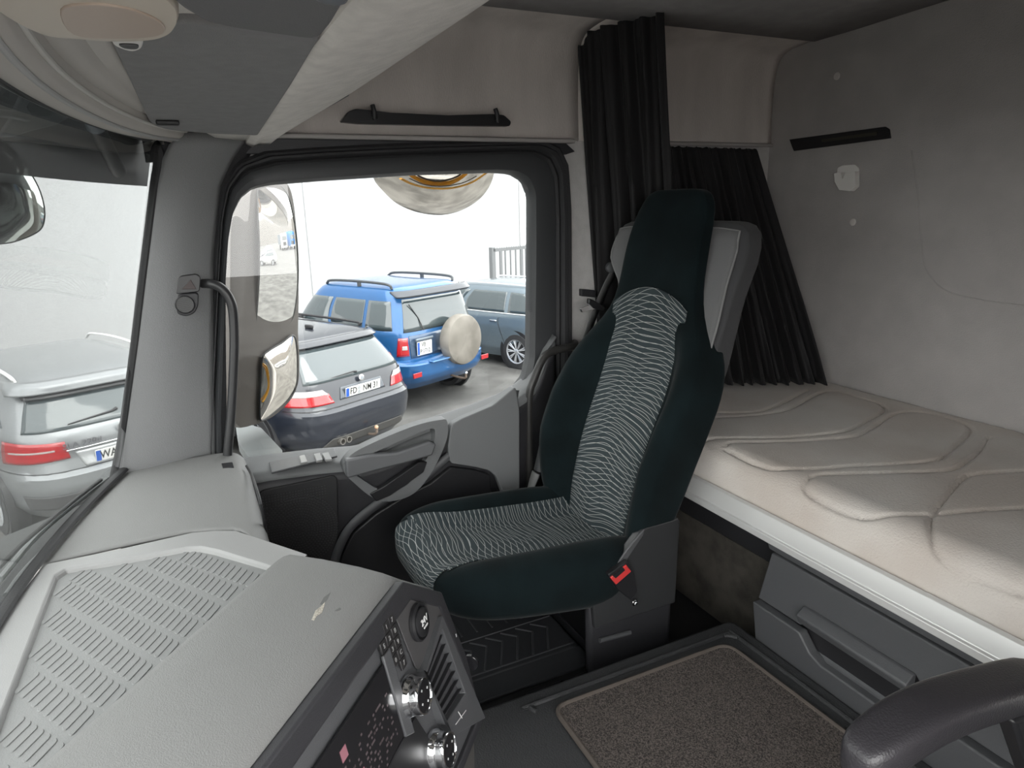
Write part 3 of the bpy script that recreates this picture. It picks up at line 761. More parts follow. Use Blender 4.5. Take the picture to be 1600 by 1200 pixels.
# ------------------------------------------------------------------ passenger seat
XC = .62
def fy(z): return float(np.interp(z, [.30, .36, .42, .52, .62, .71, .80, .90, 1.0, 1.08, 1.15, 1.21, 1.27, 1.36], [-1.03, -1.035, -1.045, -1.065, -1.095, -1.13, -1.17, -1.20, -1.215, -1.228, -1.24, -1.25, -1.268, -1.30]))
ZZ = np.linspace(.28, 1.4, 60); _fy = np.array([fy(z) for z in ZZ]); 
for _ in range(3): _fy = np.convolve(np.pad(_fy, 2, 'edge'), np.ones(5)/5, 'valid')
def fys(z): return float(np.interp(z, ZZ, _fy))
WZ = [.28, .36, .45, .55, .66, .78, .85, .90, .95, 1.00, 1.05, 1.1, 1.2, 1.3, 1.37]
WW = [.20, .235, .250, .262, .268, .266, .256, .240, .208, .172, .150, .142, .139, .138, .136]
ws_ = np.interp(ZZ, WZ, WW)
for _ in range(2): ws_ = np.convolve(np.pad(ws_, 1, 'edge'), np.ones(3)/3, 'valid')
def wz(z): return float(np.interp(z, ZZ, ws_))
BW = [.30, .40, .50, .62, .75, .85, .93, 1.0, 1.37]; BH = [.035, .055, .075, .095, .09, .065, .03, .0, .0]
def bol(z): return float(np.interp(z, BW, BH))
seat = thing('passenger_seat', 'passenger seat in dark green velour cover with wavy white line pattern', 'seat', (XC, -.95, 0))
ZC, ZH = .83, .53
def skew(p):
    # the backrest stands turned a little towards the driver
    p = np.array(p, float); p[1] += float(np.interp(p[2], [.3, .45, .8, 1.2], [.05, .10, .16, .19]))*(p[0]-XC); return p
def back_pt(X, Y, Z, off=0.):
    z = ZC+ZH*Z
    w_ = wz(z)
    s = abs(X)
    b = bol(z)*float(sstep(.50, .86, s))*(1 if Y > 0 else .2)
    yf = fys(z)+b+off; yb = fys(z)-.085+.03*float(sstep(.92, 1.02, z))
    # outer flank wraps back lower down
    ym = (yf+yb)/2
    return skew(np.array((XC+w_*X, ym+(yf-yb)/2*Y, z+.0*Y)))
def back_fn(p): return back_pt(p[0], p[1], p[2])
cb = blob('backrest_cover', back_fn, 28, velour_m, seat, e=6)
# patterned panel: a strip on the front of the backrest
def wave_mat():
    m = bpy.data.materials.new('wave_line_fabric'); m.use_nodes = True
    n = m.node_tree.nodes; l = m.node_tree.links; b = n['Principled BSDF']
    b.inputs['Roughness'].default_value = .95
    uvn = n.new('ShaderNodeUVMap'); sp = n.new('ShaderNodeSeparateXYZ'); l.new(uvn.outputs[0], sp.inputs[0])
    def M(op, a, bb=None, c=None):
        x = n.new('ShaderNodeMath'); x.operation = op
        for i, q in enumerate((a, bb, c)):
            if q is None: continue
            if isinstance(q, (int, float)): x.inputs[i].default_value = q
            else: l.new(q, x.inputs[i])
        return x.outputs[0]
    U, V = sp.outputs[0], sp.outputs[1]
    def fam(sign, ph, k, ku, kv, amp, amp2):
        s1 = M('SINE', M('ADD', M('MULTIPLY', U, ku*sign), M('MULTIPLY_ADD', V, kv, ph)))
        s2 = M('SINE', M('ADD', M('MULTIPLY', U, ku*2.1*sign), M('MULTIPLY_ADD', V, -kv*.7, ph*2)))
        t = M('ADD', M('MULTIPLY', V, k), M('ADD', M('MULTIPLY', s1, amp), M('MULTIPLY', s2, amp2)))
        fr_ = M('FRACT', t); d = M('ABSOLUTE', M('SUBTRACT', fr_, .5))
        return M('LESS_THAN', d, .042)
    a = fam(1, .3, 60, 19, 13, .85, .25); c = fam(-1, 2.0, 60, 16, 10, .95, .22)
    mx = M('MAXIMUM', a, c)
    mix = n.new('ShaderNodeMix'); mix.data_type = 'RGBA'
    mix.inputs[6].default_value = (.027, .039, .044, 1); mix.inputs[7].default_value = (.36, .37, .36, 1)
    l.new(mx, mix.inputs[0]); l.new(mix.outputs[2], b.inputs['Base Color'])
    bp = n.new('ShaderNodeBump'); bp.inputs['Strength'].default_value = .4; bp.inputs['Distance'].default_value = .001
    l.new(mx, bp.inputs['Height']); l.new(bp.outputs[0], b.inputs['Normal'])
    return m
wave_m = wave_mat()
def strip_fn(a, b):
    z = .335+(1.085-.335)*b
    top = float(sstep(.86, 1.0, b)); half = .142*(1-.0*top)
    # arched top: shorten towards the edges
    u = (a*2-1)
    z = .335+(1.085-.335-.055*u*u)*b
    hw = half*(1-.06*(1-b))
    return skew(np.array((XC+.0+u*hw, fys(z)+.0035+.5*bol(z)*0-.004*u*u, z)))
def strip_uv(a, b): return ((a-.5)*.28, b*.77)
grid('backrest_panel', strip_fn, 20, 60, wave_m, seat, uvf=strip_uv, solid=.004, soff=0, fixn=True)
# grey shell
YS = .022
def XS(z): return XC+float(np.interp(z, [.5, .9, 1.1], [0, .015, .034]))
def sh_fn(p):
    z = .83+.44*p[2]
    yb = float(np.interp(z, [.38, .50, .68, .88, 1.23, 1.3], [-1.13, -1.165, -1.255, -1.325, -1.43, -1.45]))
    t = float(np.interp(z, [.38, .55, .9, 1.0, 1.3], [.06, .085, .10, .09, .085]))
    w_ = float(np.interp(z, [.38, .6, .9, 1.05, 1.15, 1.27], [.225, .240, .240, .244, .258, .260]))
    if p[0] > 0: w_ -= .075*float(sstep(1.17, 1.06, z))*float(sstep(.5, .8, z))
    yf = yb+t-.02*abs(p[0])**2
    return skew(np.array((XS(z)+w_*p[0], (yf+yb)/2+(yf-yb)/2*p[1]+YS, z)))
blob('backrest_shell', sh_fn, 22, shelld_m, seat, e=9)
# light grey shoulder faces (front faces of the shell beside the head section) with piping
def sh_face(s):
    def fn(a, b):
        z = .86+.392*b if s < 0 else 1.04+.212*b
        x0 = .085+.0*b; x1 = float(np.interp(z, [.86, 1.19, 1.235], [.232, .232, .222]))
        if s > 0: x1 -= .085*float(sstep(1.17, 1.06, z))
        x = x0+(x1-x0)*a
        yb = float(np.interp(z, [.38, .50, .68, .88, 1.23, 1.3], [-1.13, -1.165, -1.255, -1.325, -1.43, -1.45]))
        t = float(np.interp(z, [.38, .55, .9, 1.0, 1.3], [.06, .085, .10, .09, .085]))
        zz = z-.018*max(0, a-.6)*(b > .9)
        return skew(np.array((XS(z)+s*x, yb+t-.02*(x/.245)**2+.006-.002*(abs(a*2-1))**4+YS, zz)))
    return fn
for s in (-1, 1):
    grid('shoulder_face', sh_face(s), 10, 16, shell_m, seat, solid=.004, soff=0, fixn=True)
    fn = sh_face(s)
    pts = [fn(1, b) for b in np.linspace(0, 1, 14)]+[fn(a, 1) for a in np.linspace(.95, 0, 8)]
    tube('piping', pts, .0028, mat('piping_grey', (.22, .22, .22), .7), seat, seg=6)
# cushion
def ctop(y): return float(np.interp(-y, [.40, .45, .50, .56, .62, .75, .9, 1.0, 1.12], [.425, .440, .440, .425, .408, .385, .365, .358, .36]))
def cbot(y): return float(np.interp(-y, [.42, .50, .60, .88, 1.1], [.335, .305, .285, .235, .23]))
def ctop_b(y): return float(np.interp(-y, [.40, .5, .6, .75, .95, 1.12], [.455, .468, .470, .462, .452, .45]))
def cush_pt(X, Y, Z, off=0.):
    y = -.765+.318*Y
    W = .258-.012*max(0, Y)**2
    s = float(sstep(.42, .78, abs(X)))
    t = ctop(y)*(1-s)+ctop_b(y)*s; b_ = cbot(y)
    return np.array((XC+W*X, y, (t+b_)/2+(t-b_)/2*Z))
blob('cushion_cover', lambda p: cush_pt(p[0], p[1], p[2]), 28, velour_m, seat, e=4.2)
def cpan(a, b):
    # path over the cushion top and over the nose
    u = (a*2-1)
    X = u*(.60+.10*float(sstep(.55, .85, b)))
    if b < .78:
        Y = -1.0+1.86*(b/.78); Z = 1.0
    else:
        th = (b-.78)/.22*math.pi*.62; Y = .86+.14*math.sin(th)*1.0; Z = math.cos(th)
    q = superq((X, Y, Z), 4.2) if abs(Y) > .0 else np.array((X, Y, Z))
    if b < .78:
        q = np.array((X, Y, (max(0.02, 1-abs(X)**4.2-abs(Y)**4.2 if abs(Y) < 1 else .02))**(1/4.2)))
        if Y < 0: q[2] = (max(.05, 1-abs(X)**4.2))**(1/4.2)
    p = cush_pt(*q)
    ctr = np.array((XC+X*.2, -.765, .36)); d = np.array((0, (p-ctr)[1]*.35 if b > .6 else 0, max(0.05, (p-ctr)[2]))); d /= np.linalg.norm(d)
    return p+d*.004
grid('cushion_panel', cpan, 26, 70, wave_m, seat, uvf=lambda a, b: ((a-.5)*.32, .9+b*.72), solid=.003, soff=0, fixn=True)
# base, side cover, belt buckle
sb = [(-.885, .0), (-.885, .20), (-.875, .30), (-.93, .352), (-.975, .40), (-1.035, .462), (-1.05, .468), (-1.158, .470), (-1.165, .455), (-1.160, .20), (-1.165, .0)]
slab('side_cover', [(.372, y, z) for y, z in sb[2:9]]+[(.372, -1.160, .20), (.372, -.885, .20)], (.03, 0, 0), mat('recliner_cover_plastic', (.035, .036, .038), .4, bump=.2, bscale=500), seat, bevel=.006, bseg=3)
slab('side_cover', [(.838, y, z) for y, z in sb[2:9]]+[(.838, -1.160, .20), (.838, -.885, .20)], (.03, 0, 0), MATS['recliner_cover_plastic'], seat, bevel=.006, bseg=3)
slab('cover_edge', [(.369, y, z) for y, z in [(-.90, .33), (-.94, .372), (-.985, .42), (-1.04, .466), (-1.035, .448), (-.99, .395), (-.955, .345), (-.93, .31)]], (.006, 0, 0), mid_m, seat, bevel=.002)
box('pedestal', (.62, -1.06, .13), (.44, .22, .20), black_m, seat, bevel=.02)
box('pedestal_foot', (.63, -1.07, .02), (.44, .24, .04), dark_m, seat, bevel=.01)
v, f = slab_vf([(.385, -.875, .045), (.385, -.87, .27), (.385, -.90, .31), (.385, -1.0, .33), (.385, -1.16, .30), (.385, -1.16, .045)], (.03, 0, 0))
mesh('base_shroud', v, f, dark_m, seat, bevel=.015, bseg=3)
tube('adjuster_bar', [at(937, 1001, 'x', .378), at(985, 988, 'x', .378)], .007, mid_m, seat, seg=10)
bk = thing('belt_buckle', 'black seat belt buckle with red release button beside the passenger seat', 'seat belt buckle', tuple(at(975, 930, 'x', .355)))
bpol = [at(a, b, 'x', .350) for a, b in [(950, 898), (982, 877), (992, 900), (996, 925), (986, 938), (966, 922)]]
slab('buckle_body', round_poly(bpol, .005), (.018, 0, 0), black_m, bk, bevel=.003)
slab('red_button', [at(a, b, 'x', .346) for a, b in [(954, 903), (979, 883), (987, 893), (963, 914)]], (.008, 0, 0), red_m, bk, bevel=.002)
slab('buckle_slot', [at(a, b, 'x', .3455) for a, b in [(958, 900), (974, 887), (977, 891), (962, 904)]], (.004, 0, 0), black_m, bk, bevel=0)
lathe('buckle_bolt', [(.009, 0), (.009, .004), (.006, .006), (.0045, .006), (.004, .003)], at(991, 941, 'x', .362), (-1, 0, 0), chrome_m, bk, seg=16)

# ------------------------------------------------------------------ tunnel carpet, rubber mat
ZT = .186
cm = thing('carpet_mat', 'brown flecked carpet mat lying on top of the black engine tunnel', 'floor mat', (-.2, -.9, .18))
cp = round_poly([(.174, -.645, ZT), (.170, -1.168, ZT), (-.60, -1.185, ZT), (-.60, -.63, ZT)], [.035, .04, .03, .03], 7)
slab('mat_pile', cp, (0, 0, .006), carpet_m, cm, bevel=.002)
cpb = [p+np.array((0, 0, .004)) for p in cp]
v, f = tube_vf(cpb+[cpb[0]], .0065, 8); mesh('mat_border', v, f, mat('carpet_edging', (.09, .075, .065), .9, bump=.5, bscale=300), cm)
ridge = round_poly([(.215, -.59, .182), (.212, -1.222, .182), (-.62, -1.23, .182)], [.03, .05, .03], 7)
tagit(tube('trim_10', smooth_path(ridge, 2), .006, tunnel_m, seg=8), kind='structure')

rm = thing('rubber_mat', 'black rubber footwell mat with chevron ribs in front of the seat base', 'floor mat', (.75, -.5, 0))
rp = round_poly([(.535, -.935, .03), (.535, -.30, .03), (1.02, -.30, .03), (1.02, -.935, .03)], .02)
slab('mat_sheet', rp, (0, 0, -.028), mat('rubber_mat_black', (.04, .042, .046), .45, bump=.2, bscale=300), rm, bevel=.006)
vf = []
for k in range(12):
    y0 = -.32-.052*k
    for a, b in (((.56, y0-.00), (.66, y0-.05)), ((.66, y0-.05), (.70, y0-.01))):
        if b[1] < -.92 or a[1] < -.92: continue
        vf.append(tube_vf([(a[0], a[1], .031), (b[0], b[1], .031)], .0035, 6))
    if y0 > -.9: vf.append(tube_vf([(.74, y0, .031), (1.0, y0, .031)], .003, 6))
for xx in (.555, .71): vf.append(tube_vf([(xx, -.31, .031), (xx, -.925, .031)], .0028, 6))
v, f = join(*vf); mesh('mat_ribs', v, f, mat('rib_sheen', (.07, .072, .078), .35), rm)
slab('mat_flange', [(.538, -.935, .028), (.470, -.95, .012), (.470, -.30, .012), (.538, -.30, .028)], (0, 0, -.010), MATS['rubber_mat_black'], rm, bevel=.003)
fr_ = thing('seat_rail', 'black steel seat rail with bright bolts running beside the tunnel', 'seat rail', (.42, -1.0, 0))
box('rail_bar', (.400, -1.0, .030), (.03, .62, .022), black_m, fr_, bevel=.004)
for yy in (-.80, -.93): lathe('rail_bolt', [(.008, 0), (.008, .004), (.003, .006)], (.400, yy, .041), (0, 0, 1), chrome_m, fr_, seg=12)

# ------------------------------------------------------------------ bunk, drawers
bunk = thing('bunk_frame', 'bunk base with silver aluminium edge rail and dark felt front', 'bunk', (0, -1.7, .4))
pr = [(-1.263, .556), (-1.252, .552), (-1.240, .520), (-1.2385, .512), (-1.232, .509), (-1.2325, .492), (-1.240, .488), (-1.268, .490)]
slab('edge_rail', [(1.03, y, z) for y, z in pr], (-2.1, 0, 0), metal_m, bunk, bevel=.0015)
box('bunk_board', (0, -1.69, .52), (2.12, .84, .05), mid_m, bunk, bevel=.003)
slab('felt_front', [(1.07, -1.40, .02), (.17, -1.40, .02), (.17, -1.40, .32), (1.07, -1.40, .32)], (0, -.01, 0), felt_dark_m, bunk, bevel=.002)
slab('upper_lining', [(1.07, -1.392, .33), (.178, -1.392, .33), (.178, -1.36, .345), (.178, -1.30, .50), (1.07, -1.30, .50), (1.07, -1.36, .345)], (0, -.012, 0), dark_m, bunk, bevel=.003)
box('bunk_base', (.63, -1.75, .26), (.84, .66, .46), black_m, bunk, bevel=.003)
dr = thing('drawer_unit', 'dark grey storage drawer unit with recessed grip under the bunk', 'drawer unit', (-.3, -1.3, .15))
box('body', (-.45, -1.55, .305), (1.15, .53, .345), black_m, dr, bevel=.004)
def dp2(pts, y0): return [(x, y0, z) for x, z in pts]
slab('top_fascia', [(.150, -1.258, .487), (-1.03, -1.258, .487), (-1.03, -1.262, .458), (.142, -1.262, .458)], (0, -.02, 0), mid_m, dr, bevel=.002)
fa1 = dp2([(.135, .449), (-1.03, .449), (-1.03, .30), (-.305, .30), (-.285, .318), (-.283, .342), (-.262, .362), (.006, .362), (.024, .345), (.026, .302), (.168, .301)], -1.264)
slab('drawer_front', fa1, (0, -.022, 0), mid_m, dr, bevel=.004, bseg=3)
fa2 = dp2([(.172, .293), (.018, .293), (.006, .275), (-.012, .25), (-.045, .236), (-.26, .236), (-.29, .25), (-.30, .293), (-1.03, .293), (-1.03, .155), (.172, .155)], -1.256)
fa2 = [(x, -1.249-.16*(.293-z), z) for x, _, z in fa2]
low = slab('lower_drawer_front', fa2, (0, -.03, 0), MATS['dark_grey_plastic'], dr, bevel=.005, bseg=3)
gpv = [(-1.268, .363), (-1.258, .362), (-1.238, .346), (-1.237, .341), (-1.247, .321), (-1.268, .317)]
slab('grip', [(.020, y, z) for y, z in gpv], (-.284, 0, 0), mid_m, dr, bevel=.003, bseg=2)
def rec(a, b):
    x = .016-.29*a; z = .318-.085*b
    return (x, -1.275-.018*math.sin(math.pi*(b*.8+.1)), z)
grid('grip_recess', rec, 10, 10, mid_m, dr, solid=.004, soff=0)

# mattress with quilted seams
MZ = .657
seams = [[(1100, 642), (1172, 643), (1203, 637), (1235, 622), (1262, 608)], [(1100, 652), (1187, 647), (1230, 639), (1255, 626), (1285, 612), (1305, 610)],
 [(1100, 684), (1169, 683), (1250, 680), (1310, 675), (1335, 668), (1360, 653), (1382, 640), (1375, 630), (1340, 620), (1305, 610)],
 [(1134, 694), (1145, 690), (1190, 689), (1265, 687), (1320, 683), (1345, 678), (1365, 666), (1400, 645), (1440, 643), (1500, 658), (1518, 672), (1500, 690), (1480, 708), (1465, 718), (1420, 722), (1340, 726), (1280, 731), (1220, 730), (1180, 718), (1134, 697)],
 [(1545, 682), (1530, 705), (1510, 722), (1485, 733), (1440, 735), (1370, 737), (1310, 739), (1275, 741), (1260, 748), (1262, 756), (1300, 775), (1350, 795), (1385, 801), (1450, 802), (1530, 796), (1640, 790)],
 [(1640, 733), (1530, 739), (1510, 743), (1498, 753), (1480, 775), (1460, 800), (1455, 820), (1464, 843), (1500, 865), (1550, 885), (1600, 905), (1660, 925)]]
SEG = []
for s in seams:
    q = [at(a, b, 'z', MZ) for a, b in s]; q = smooth_path(q, 4)
    for i in range(len(q)-1): SEG.append((q[i][0], q[i][1], q[i+1][0], q[i+1][1]))
SEG = np.array(SEG)
NX, NY = 400, 172
xs = np.linspace(1.055, -1.05, NX); ys = np.linspace(-1.272, -2.112, NY)
GX, GY = np.meshgrid(xs, ys, indexing='ij')
D = np.full(GX.shape, 1e9)
for x1, y1, x2, y2 in SEG:
    dx, dy = x2-x1, y2-y1; L2 = dx*dx+dy*dy+1e-12
    t = np.clip(((GX-x1)*dx+(GY-y1)*dy)/L2, 0, 1)
    D = np.minimum(D, (GX-x1-t*dx)**2+(GY-y1-t*dy)**2)
D = np.sqrt(D)
rngn = np.random.RandomState(4); noise = np.zeros(GX.shape)
for _ in range(14):
    kx, ky, ph = rngn.uniform(-25, 25), rngn.uniform(-25, 25), rngn.uniform(0, 6.3); noise += np.sin(GX*kx+GY*ky+ph)
GZ = MZ-.0085*np.exp(-(D/.0052)**2)-.0022*np.exp(-D/.018)+noise*.0004
GZ -= .0022*np.exp(-(D/.016)**2)*np.sin((GX+GY*.7)*420)*.5
edge = np.clip((-1.272-GY)/.075, 0, 1)
front_drop = (1-np.sqrt(np.clip(1-(1-edge)**2, 0, 1)))*.062
GZ -= front_drop
verts = [tuple(p) for p in np.stack([GX, GY, GZ], -1).reshape(-1, 3)]
faces = [(i*NY+j, (i+1)*NY+j, (i+1)*NY+j+1, i*NY+j+1) for i in range(NX-1) for j in range(NY-1)]
# sides and bottom
loop = [i*NY for i in range(NX)]+[(NX-1)*NY+j for j in range(1, NY)]+[i*NY+NY-1 for i in range(NX-2, -1, -1)]+[j for j in range(NY-2, 0, -1)]
base = len(verts)
for k in loop: p = verts[k]; verts.append((p[0], p[1]+(.002 if p[1] > -1.29 else 0), .548))
nL = len(loop)
faces += [(loop[i], loop[(i+1) % nL], base+(i+1) % nL, base+i) for i in range(nL)]+[tuple(base+i for i in range(nL))]
mt = mesh('mattress', verts, faces, mat('grey_beige_velour_mattress', (.56, .495, .445), .95, color2=(.66, .62, .58), vscale=3.2, bump=.6, bscale=210, sheen=.25, detail=3), ang=70)
tagit(mt, 'grey-beige quilted velour mattress lying on the bunk along the rear wall', 'mattress')
# label flap at the lower right is out of view

# ------------------------------------------------------------------ curtains
def curtain(name, tl, tr, bl, br, nple, amp, m, label, cat='curtain', ease=1.0, nrm=None, waist=None):
    th = thing(name, label, cat, tuple((np.array(tl)+np.array(tr))/2))
    tl, tr, bl, br = map(lambda p: np.array(p, float), (tl, tr, bl, br))
    rs = random.Random(len(label)); ph = [rs.uniform(0, 6.28) for _ in range(6)]
    def fn(a, b):
        aa = a+.012*math.sin(9*a+3*b+ph[0])
        top = tl+(tr-tl)*aa; bot = bl+(br-bl)*aa
        e = b**ease; p = top*(1-e)+bot*e
        wd = (tr-tl)*(1-e)+(br-bl)*e; wn = np.array((-wd[1], wd[0], 0)); wn /= np.linalg.norm(wn)+1e-9
        A = amp*(.55+.6*min(1, b*3))*(1+.25*math.sin(5*b+ph[1]))
        k = 2*math.pi*nple*a
        d = math.sin(k+.5*math.sin(3*b+ph[2]))+.35*math.sin(2.3*k+ph[3]+1.5*b)+.25*math.sin(.6*k+4*b+ph[4])
        if waist: p = p+np.array(waist)*math.sin(math.pi*b)
        q = p+wn*A*d
        # tabs gathered at the top
        if b < .02: q = q+np.array((0, 0, -.004*abs(math.sin(k*1.5))))
        return q
    grid('curtain_cloth', fn, nple*14, 44, m, th, solid=.003, soff=0, ang=80)
    return th, fn
ct, cfn = curtain('cab_curtain', (1.062, -1.240, 1.862), (.785, -1.372, 1.885), (1.058, -1.33, .80), (.750, -1.475, .80), 5, .023, curtain_m,
        'tall black pleated curtain hanging from the ceiling rail behind the passenger seat')
c2, cfn2 = curtain('window_curtain', (1.045, -1.58, 1.517), (1.05, -2.03, 1.512), (.90, -1.66, .668), (.675, -2.065, .668), 11, .016, mat('black_side_curtain', (.010, .0095, .011), .75, sheen=.05),
        'short black curtain draped from below the side panel down onto the mattress', ease=1.15)
# rail under the ceiling
rl = thing('curtain_rail', 'pale curtain rail crossing the ceiling above the tall black curtain', 'curtain rail', (.3, -1.4, 1.88))
tube('rail_bar', [(1.05, -1.262, 1.872), (.98, -1.32, 1.878), (.85, -1.37, 1.884), (.70, -1.41, 1.888), (.3, -1.42, 1.890), (-1.05, -1.42, 1.890)], .008, mat('rail_white', (.55, .53, .5), .4), rl, sm=5, seg=10)
for t in np.linspace(.0, 1, 11):
    box('curtain_glider', tuple(cfn(t, 0.0)+np.array((0, 0, .003))), (.006, .006, .012), black_m, ct, bevel=.001)

# ------------------------------------------------------------------ rear wall fittings
wv = thing('wall_strip', 'long black recessed vent strip on the grey felt rear wall', 'vent strip', (.77, -2.11, 1.52))
sp_ = [at(a, b, 'y', -2.112) for a, b in [(1233, 218), (1383, 198), (1389, 202), (1391, 216), (1240, 236)]]
slab('strip_body', sp_, (0, -.006, 0), black_m, wv, bevel=.0015)
sp_ = [at(a, b, 'y', -2.110) for a, b in [(1283, 218), (1370, 206), (1370, 211), (1284, 222)]]
slab('strip_channel', sp_, (0, -.003, 0), mat('strip_inner', (.05, .047, .035), .5), wv, bevel=0)
hk = thing('wall_hook', 'small white plastic coat hook on the rear wall under the vent strip', 'hook', tuple(at(1323, 280, 'y', -2.11)))
o1 = [at(a, b, 'y', -2.113) for a, b in [(1308, 262), (1316, 258), (1335, 257), (1342, 263), (1341, 292), (1334, 298), (1312, 297), (1306, 285)]]
slab('hook_plate', round_poly(o1, .006), (0, -.006, 0), white_m, hk, bevel=.002)
o2 = [at(a, b, 'y', -2.09) for a, b in [(1303, 271), (1314, 269), (1316, 280), (1320, 271), (1336, 268), (1336, 292), (1328, 299), (1311, 297), (1304, 284)]]
slab('hook_cup', round_poly(o2, .003), (0, -.022, 0), white_m, hk, bevel=.003)
for px, py, lab in ((1308, 119, 'round grey screw cap high on the rear wall above the vent strip'), (1333, 347, 'round grey screw cap low on the rear wall below the white hook'), (1258, 38, 'small pale screw cap in the dark ceiling near the rear wall')):
    if py > 60: c = at(px, py, 'y', -2.12); axd = (0, 1, 0)
    else: c = at(px, py, 'z', 1.868); axd = (0, 0, -1)
    o = lathe('screw_cap', [(.0125, 0), (.0125, .002), (.010, .0038), (.001, .0042)], tuple(c), axd, mat('cap_grey', (.66, .63, .60), .6), seg=24)
    tagit(o, lab, 'screw cap')

em = [at(a, b, 'y', -2.1215) for a, b in [(1425, 235), (1434, 300), (1440, 370), (1448, 420), (1475, 452), (1530, 468), (1620, 480)]]
tagit(tube('trim_12', em, .0032, felt_m, seg=8, sm=6), 'faint embossed line pressed into the grey rear wall felt', kind='structure')

# ------------------------------------------------------------------ pillar handle with tweeter
ah = thing('pillar_handle', 'black tubular grab handle on the A pillar with round speaker below its mount', 'grab handle', (1.03, -.05, .9))
tube('handle_tube', [(1.035, -.035, 1.142), (1.015, -.065, 1.140), (1.005, -.088, 1.128), (1.0, -.105, 1.095), (1.0, -.108, 1.05), (1.0, -.098, .95), (1.0, -.07, .78), (1.0, -.045, .655), (1.0, -.04, .60)], .0125, mat('handle_black', (.03, .03, .032), .38), ah, sm=5, seg=16)
mp = [at(a, b, 'x', .995) for a, b in [(281, 431), (307, 428), (314, 433), (312, 456), (274, 460), (277, 440)]]
slab('handle_mount', round_poly(mp, .008), (.035, 0, 0), MATS['handle_black'], ah, bevel=.006, bseg=3)
tri = [at(a, b, 'x', .993) for a, b in [(298, 437), (307, 452), (284, 452)]]
slab('mount_cap', tri, (.004, 0, 0), mat('brown_black_cap', (.05, .035, .035), .5), ah, bevel=.001)
tw = [at(a, b, 'x', .997) for a, b in [(274, 460), (311, 457), (310, 478), (304, 490), (290, 495), (275, 490), (268, 477)]]
slab('tweeter_housing', round_poly(tw, .012), (.03, 0, 0), dark_m, ah, bevel=.003)
tc_ = at(289, 476, 'x', .9955)
lathe('tweeter_ring', [(.0245, -.003), (.0245, .002), (.0225, .003), (.0215, .0005)], tc_, (-1, 0, 0), black_m, ah, seg=32)
vf = []
for i in range(-8, 9):
    for j in range(-8, 9):
        y, z = (i+.5*(j % 2))*.0027, j*.0024
        if y*y+z*z < .0205**2: vf.append(box_vf((.9945, tc_[1]+y, tc_[2]+z), (.002, .0012, .0012)))
v, f = join(*vf); mesh('tweeter_grille', v, f, mat('tweeter_mesh', (.14, .14, .14), .4), ah, smooth=False)
bh = thing('door_grab_bar', 'bent black tubular grab bar between the door and the passenger seat', 'grab handle', (1.03, -1.05, .6))
tube('bar_tube', [(1.05, -1.225, .845), (1.02, -1.20, .842), (1.015, -1.12, .835), (1.01, -1.075, .815), (1.005, -1.035, .745), (1.005, -1.018, .70), (1.005, -1.013, .62), (1.005, -1.01, .38), (1.02, -1.01, .33)], .0135, mat('bar_black', (.035, .034, .033), .4), bh, sm=5, seg=16)

# ------------------------------------------------------------------ seat belt on the B pillar
sbelt = thing('seat_belt', 'grey seat belt with metal tongue hanging beside the seat back', 'seat belt', (1.0, -1.3, 1.0))
def strap(name, pts, wdt, m, par, nrm=(1, 0, 0), th=.003):
    P = smooth_path(pts, 5); v = []; f = []
    for i, p in enumerate(P):
        t = P[min(i+1, len(P)-1)]-P[max(i-1, 0)]; t = t/np.linalg.norm(t)
        s = np.cross(t, np.array(nrm, float)); s /= np.linalg.norm(s)
        v += [p-s*wdt/2, p+s*wdt/2]
    for i in range(len(P)-1): f.append((2*i, 2*i+1, 2*i+3, 2*i+2))
    return mesh(name, v, f, m, par, solid=th, soff=0)
X0 = .985
strap('belt_strap', [at(962, 412, 'x', X0), at(957, 428, 'x', X0), at(946, 450, 'x', X0), at(934, 478, 'x', X0), at(922, 510, 'x', X0), at(905, 560, 'x', X0), at(885, 610, 'x', X0), at(866, 655, 'x', X0)], .045, belt_m, sbelt, nrm=(.8, .5, 0))
lathe('belt_guide', [(.018, -.01), (.02, 0), (.018, .008), (.010, .012)], at(955, 418, 'x', .97), (-1, .2, 0), mid_m, sbelt, seg=20)
tg = [at(a, b, 'x', .96) for a, b in [(922, 468), (944, 478), (943, 484), (930, 483), (910, 488), (907, 482), (921, 476)]]
slab('belt_tongue', tg, (.005, .003, 0), chrome_m, sbelt, bevel=.001)
tg = [at(a, b, 'x', .957) for a, b in [(921, 466), (930, 470), (946, 480), (944, 486), (928, 482), (920, 474)]]
slab('tongue_grip', tg, (.012, .003, 0), black_m, sbelt, bevel=.003)
slab('pillar_clip', [at(a, b, 'x', 1.05) for a, b in [(909, 452), (932, 454), (932, 465), (909, 463)]], (.02, 0, 0), dark_m, sbelt, bevel=.002)
tube('belt_sleeve', [at(858, 668, 'x', .96), at(848, 700, 'x', .96), at(840, 735, 'x', .96)], .022, mid_m, sbelt, seg=14, flat=.5)
tube('sleeve_end', [at(838, 738, 'x', .955), at(833, 752, 'x', .955), at(826, 772, 'x', .955)], [.024, .022, .014], mat('pale_sleeve', (.20, .20, .20), .3), sbelt, seg=14, flat=.5)
tube('anchor_cable', smooth_path([at(a, b, 'x', .93) for a, b in [(852, 745), (858, 765), (868, 778), (880, 776), (888, 784)]], 4), .004, felt_dark_m, sbelt, seg=8)
box('belt_anchor', tuple(at(850, 785, 'x', .94)), (.03, .06, .05), black_m, sbelt, bevel=.006)

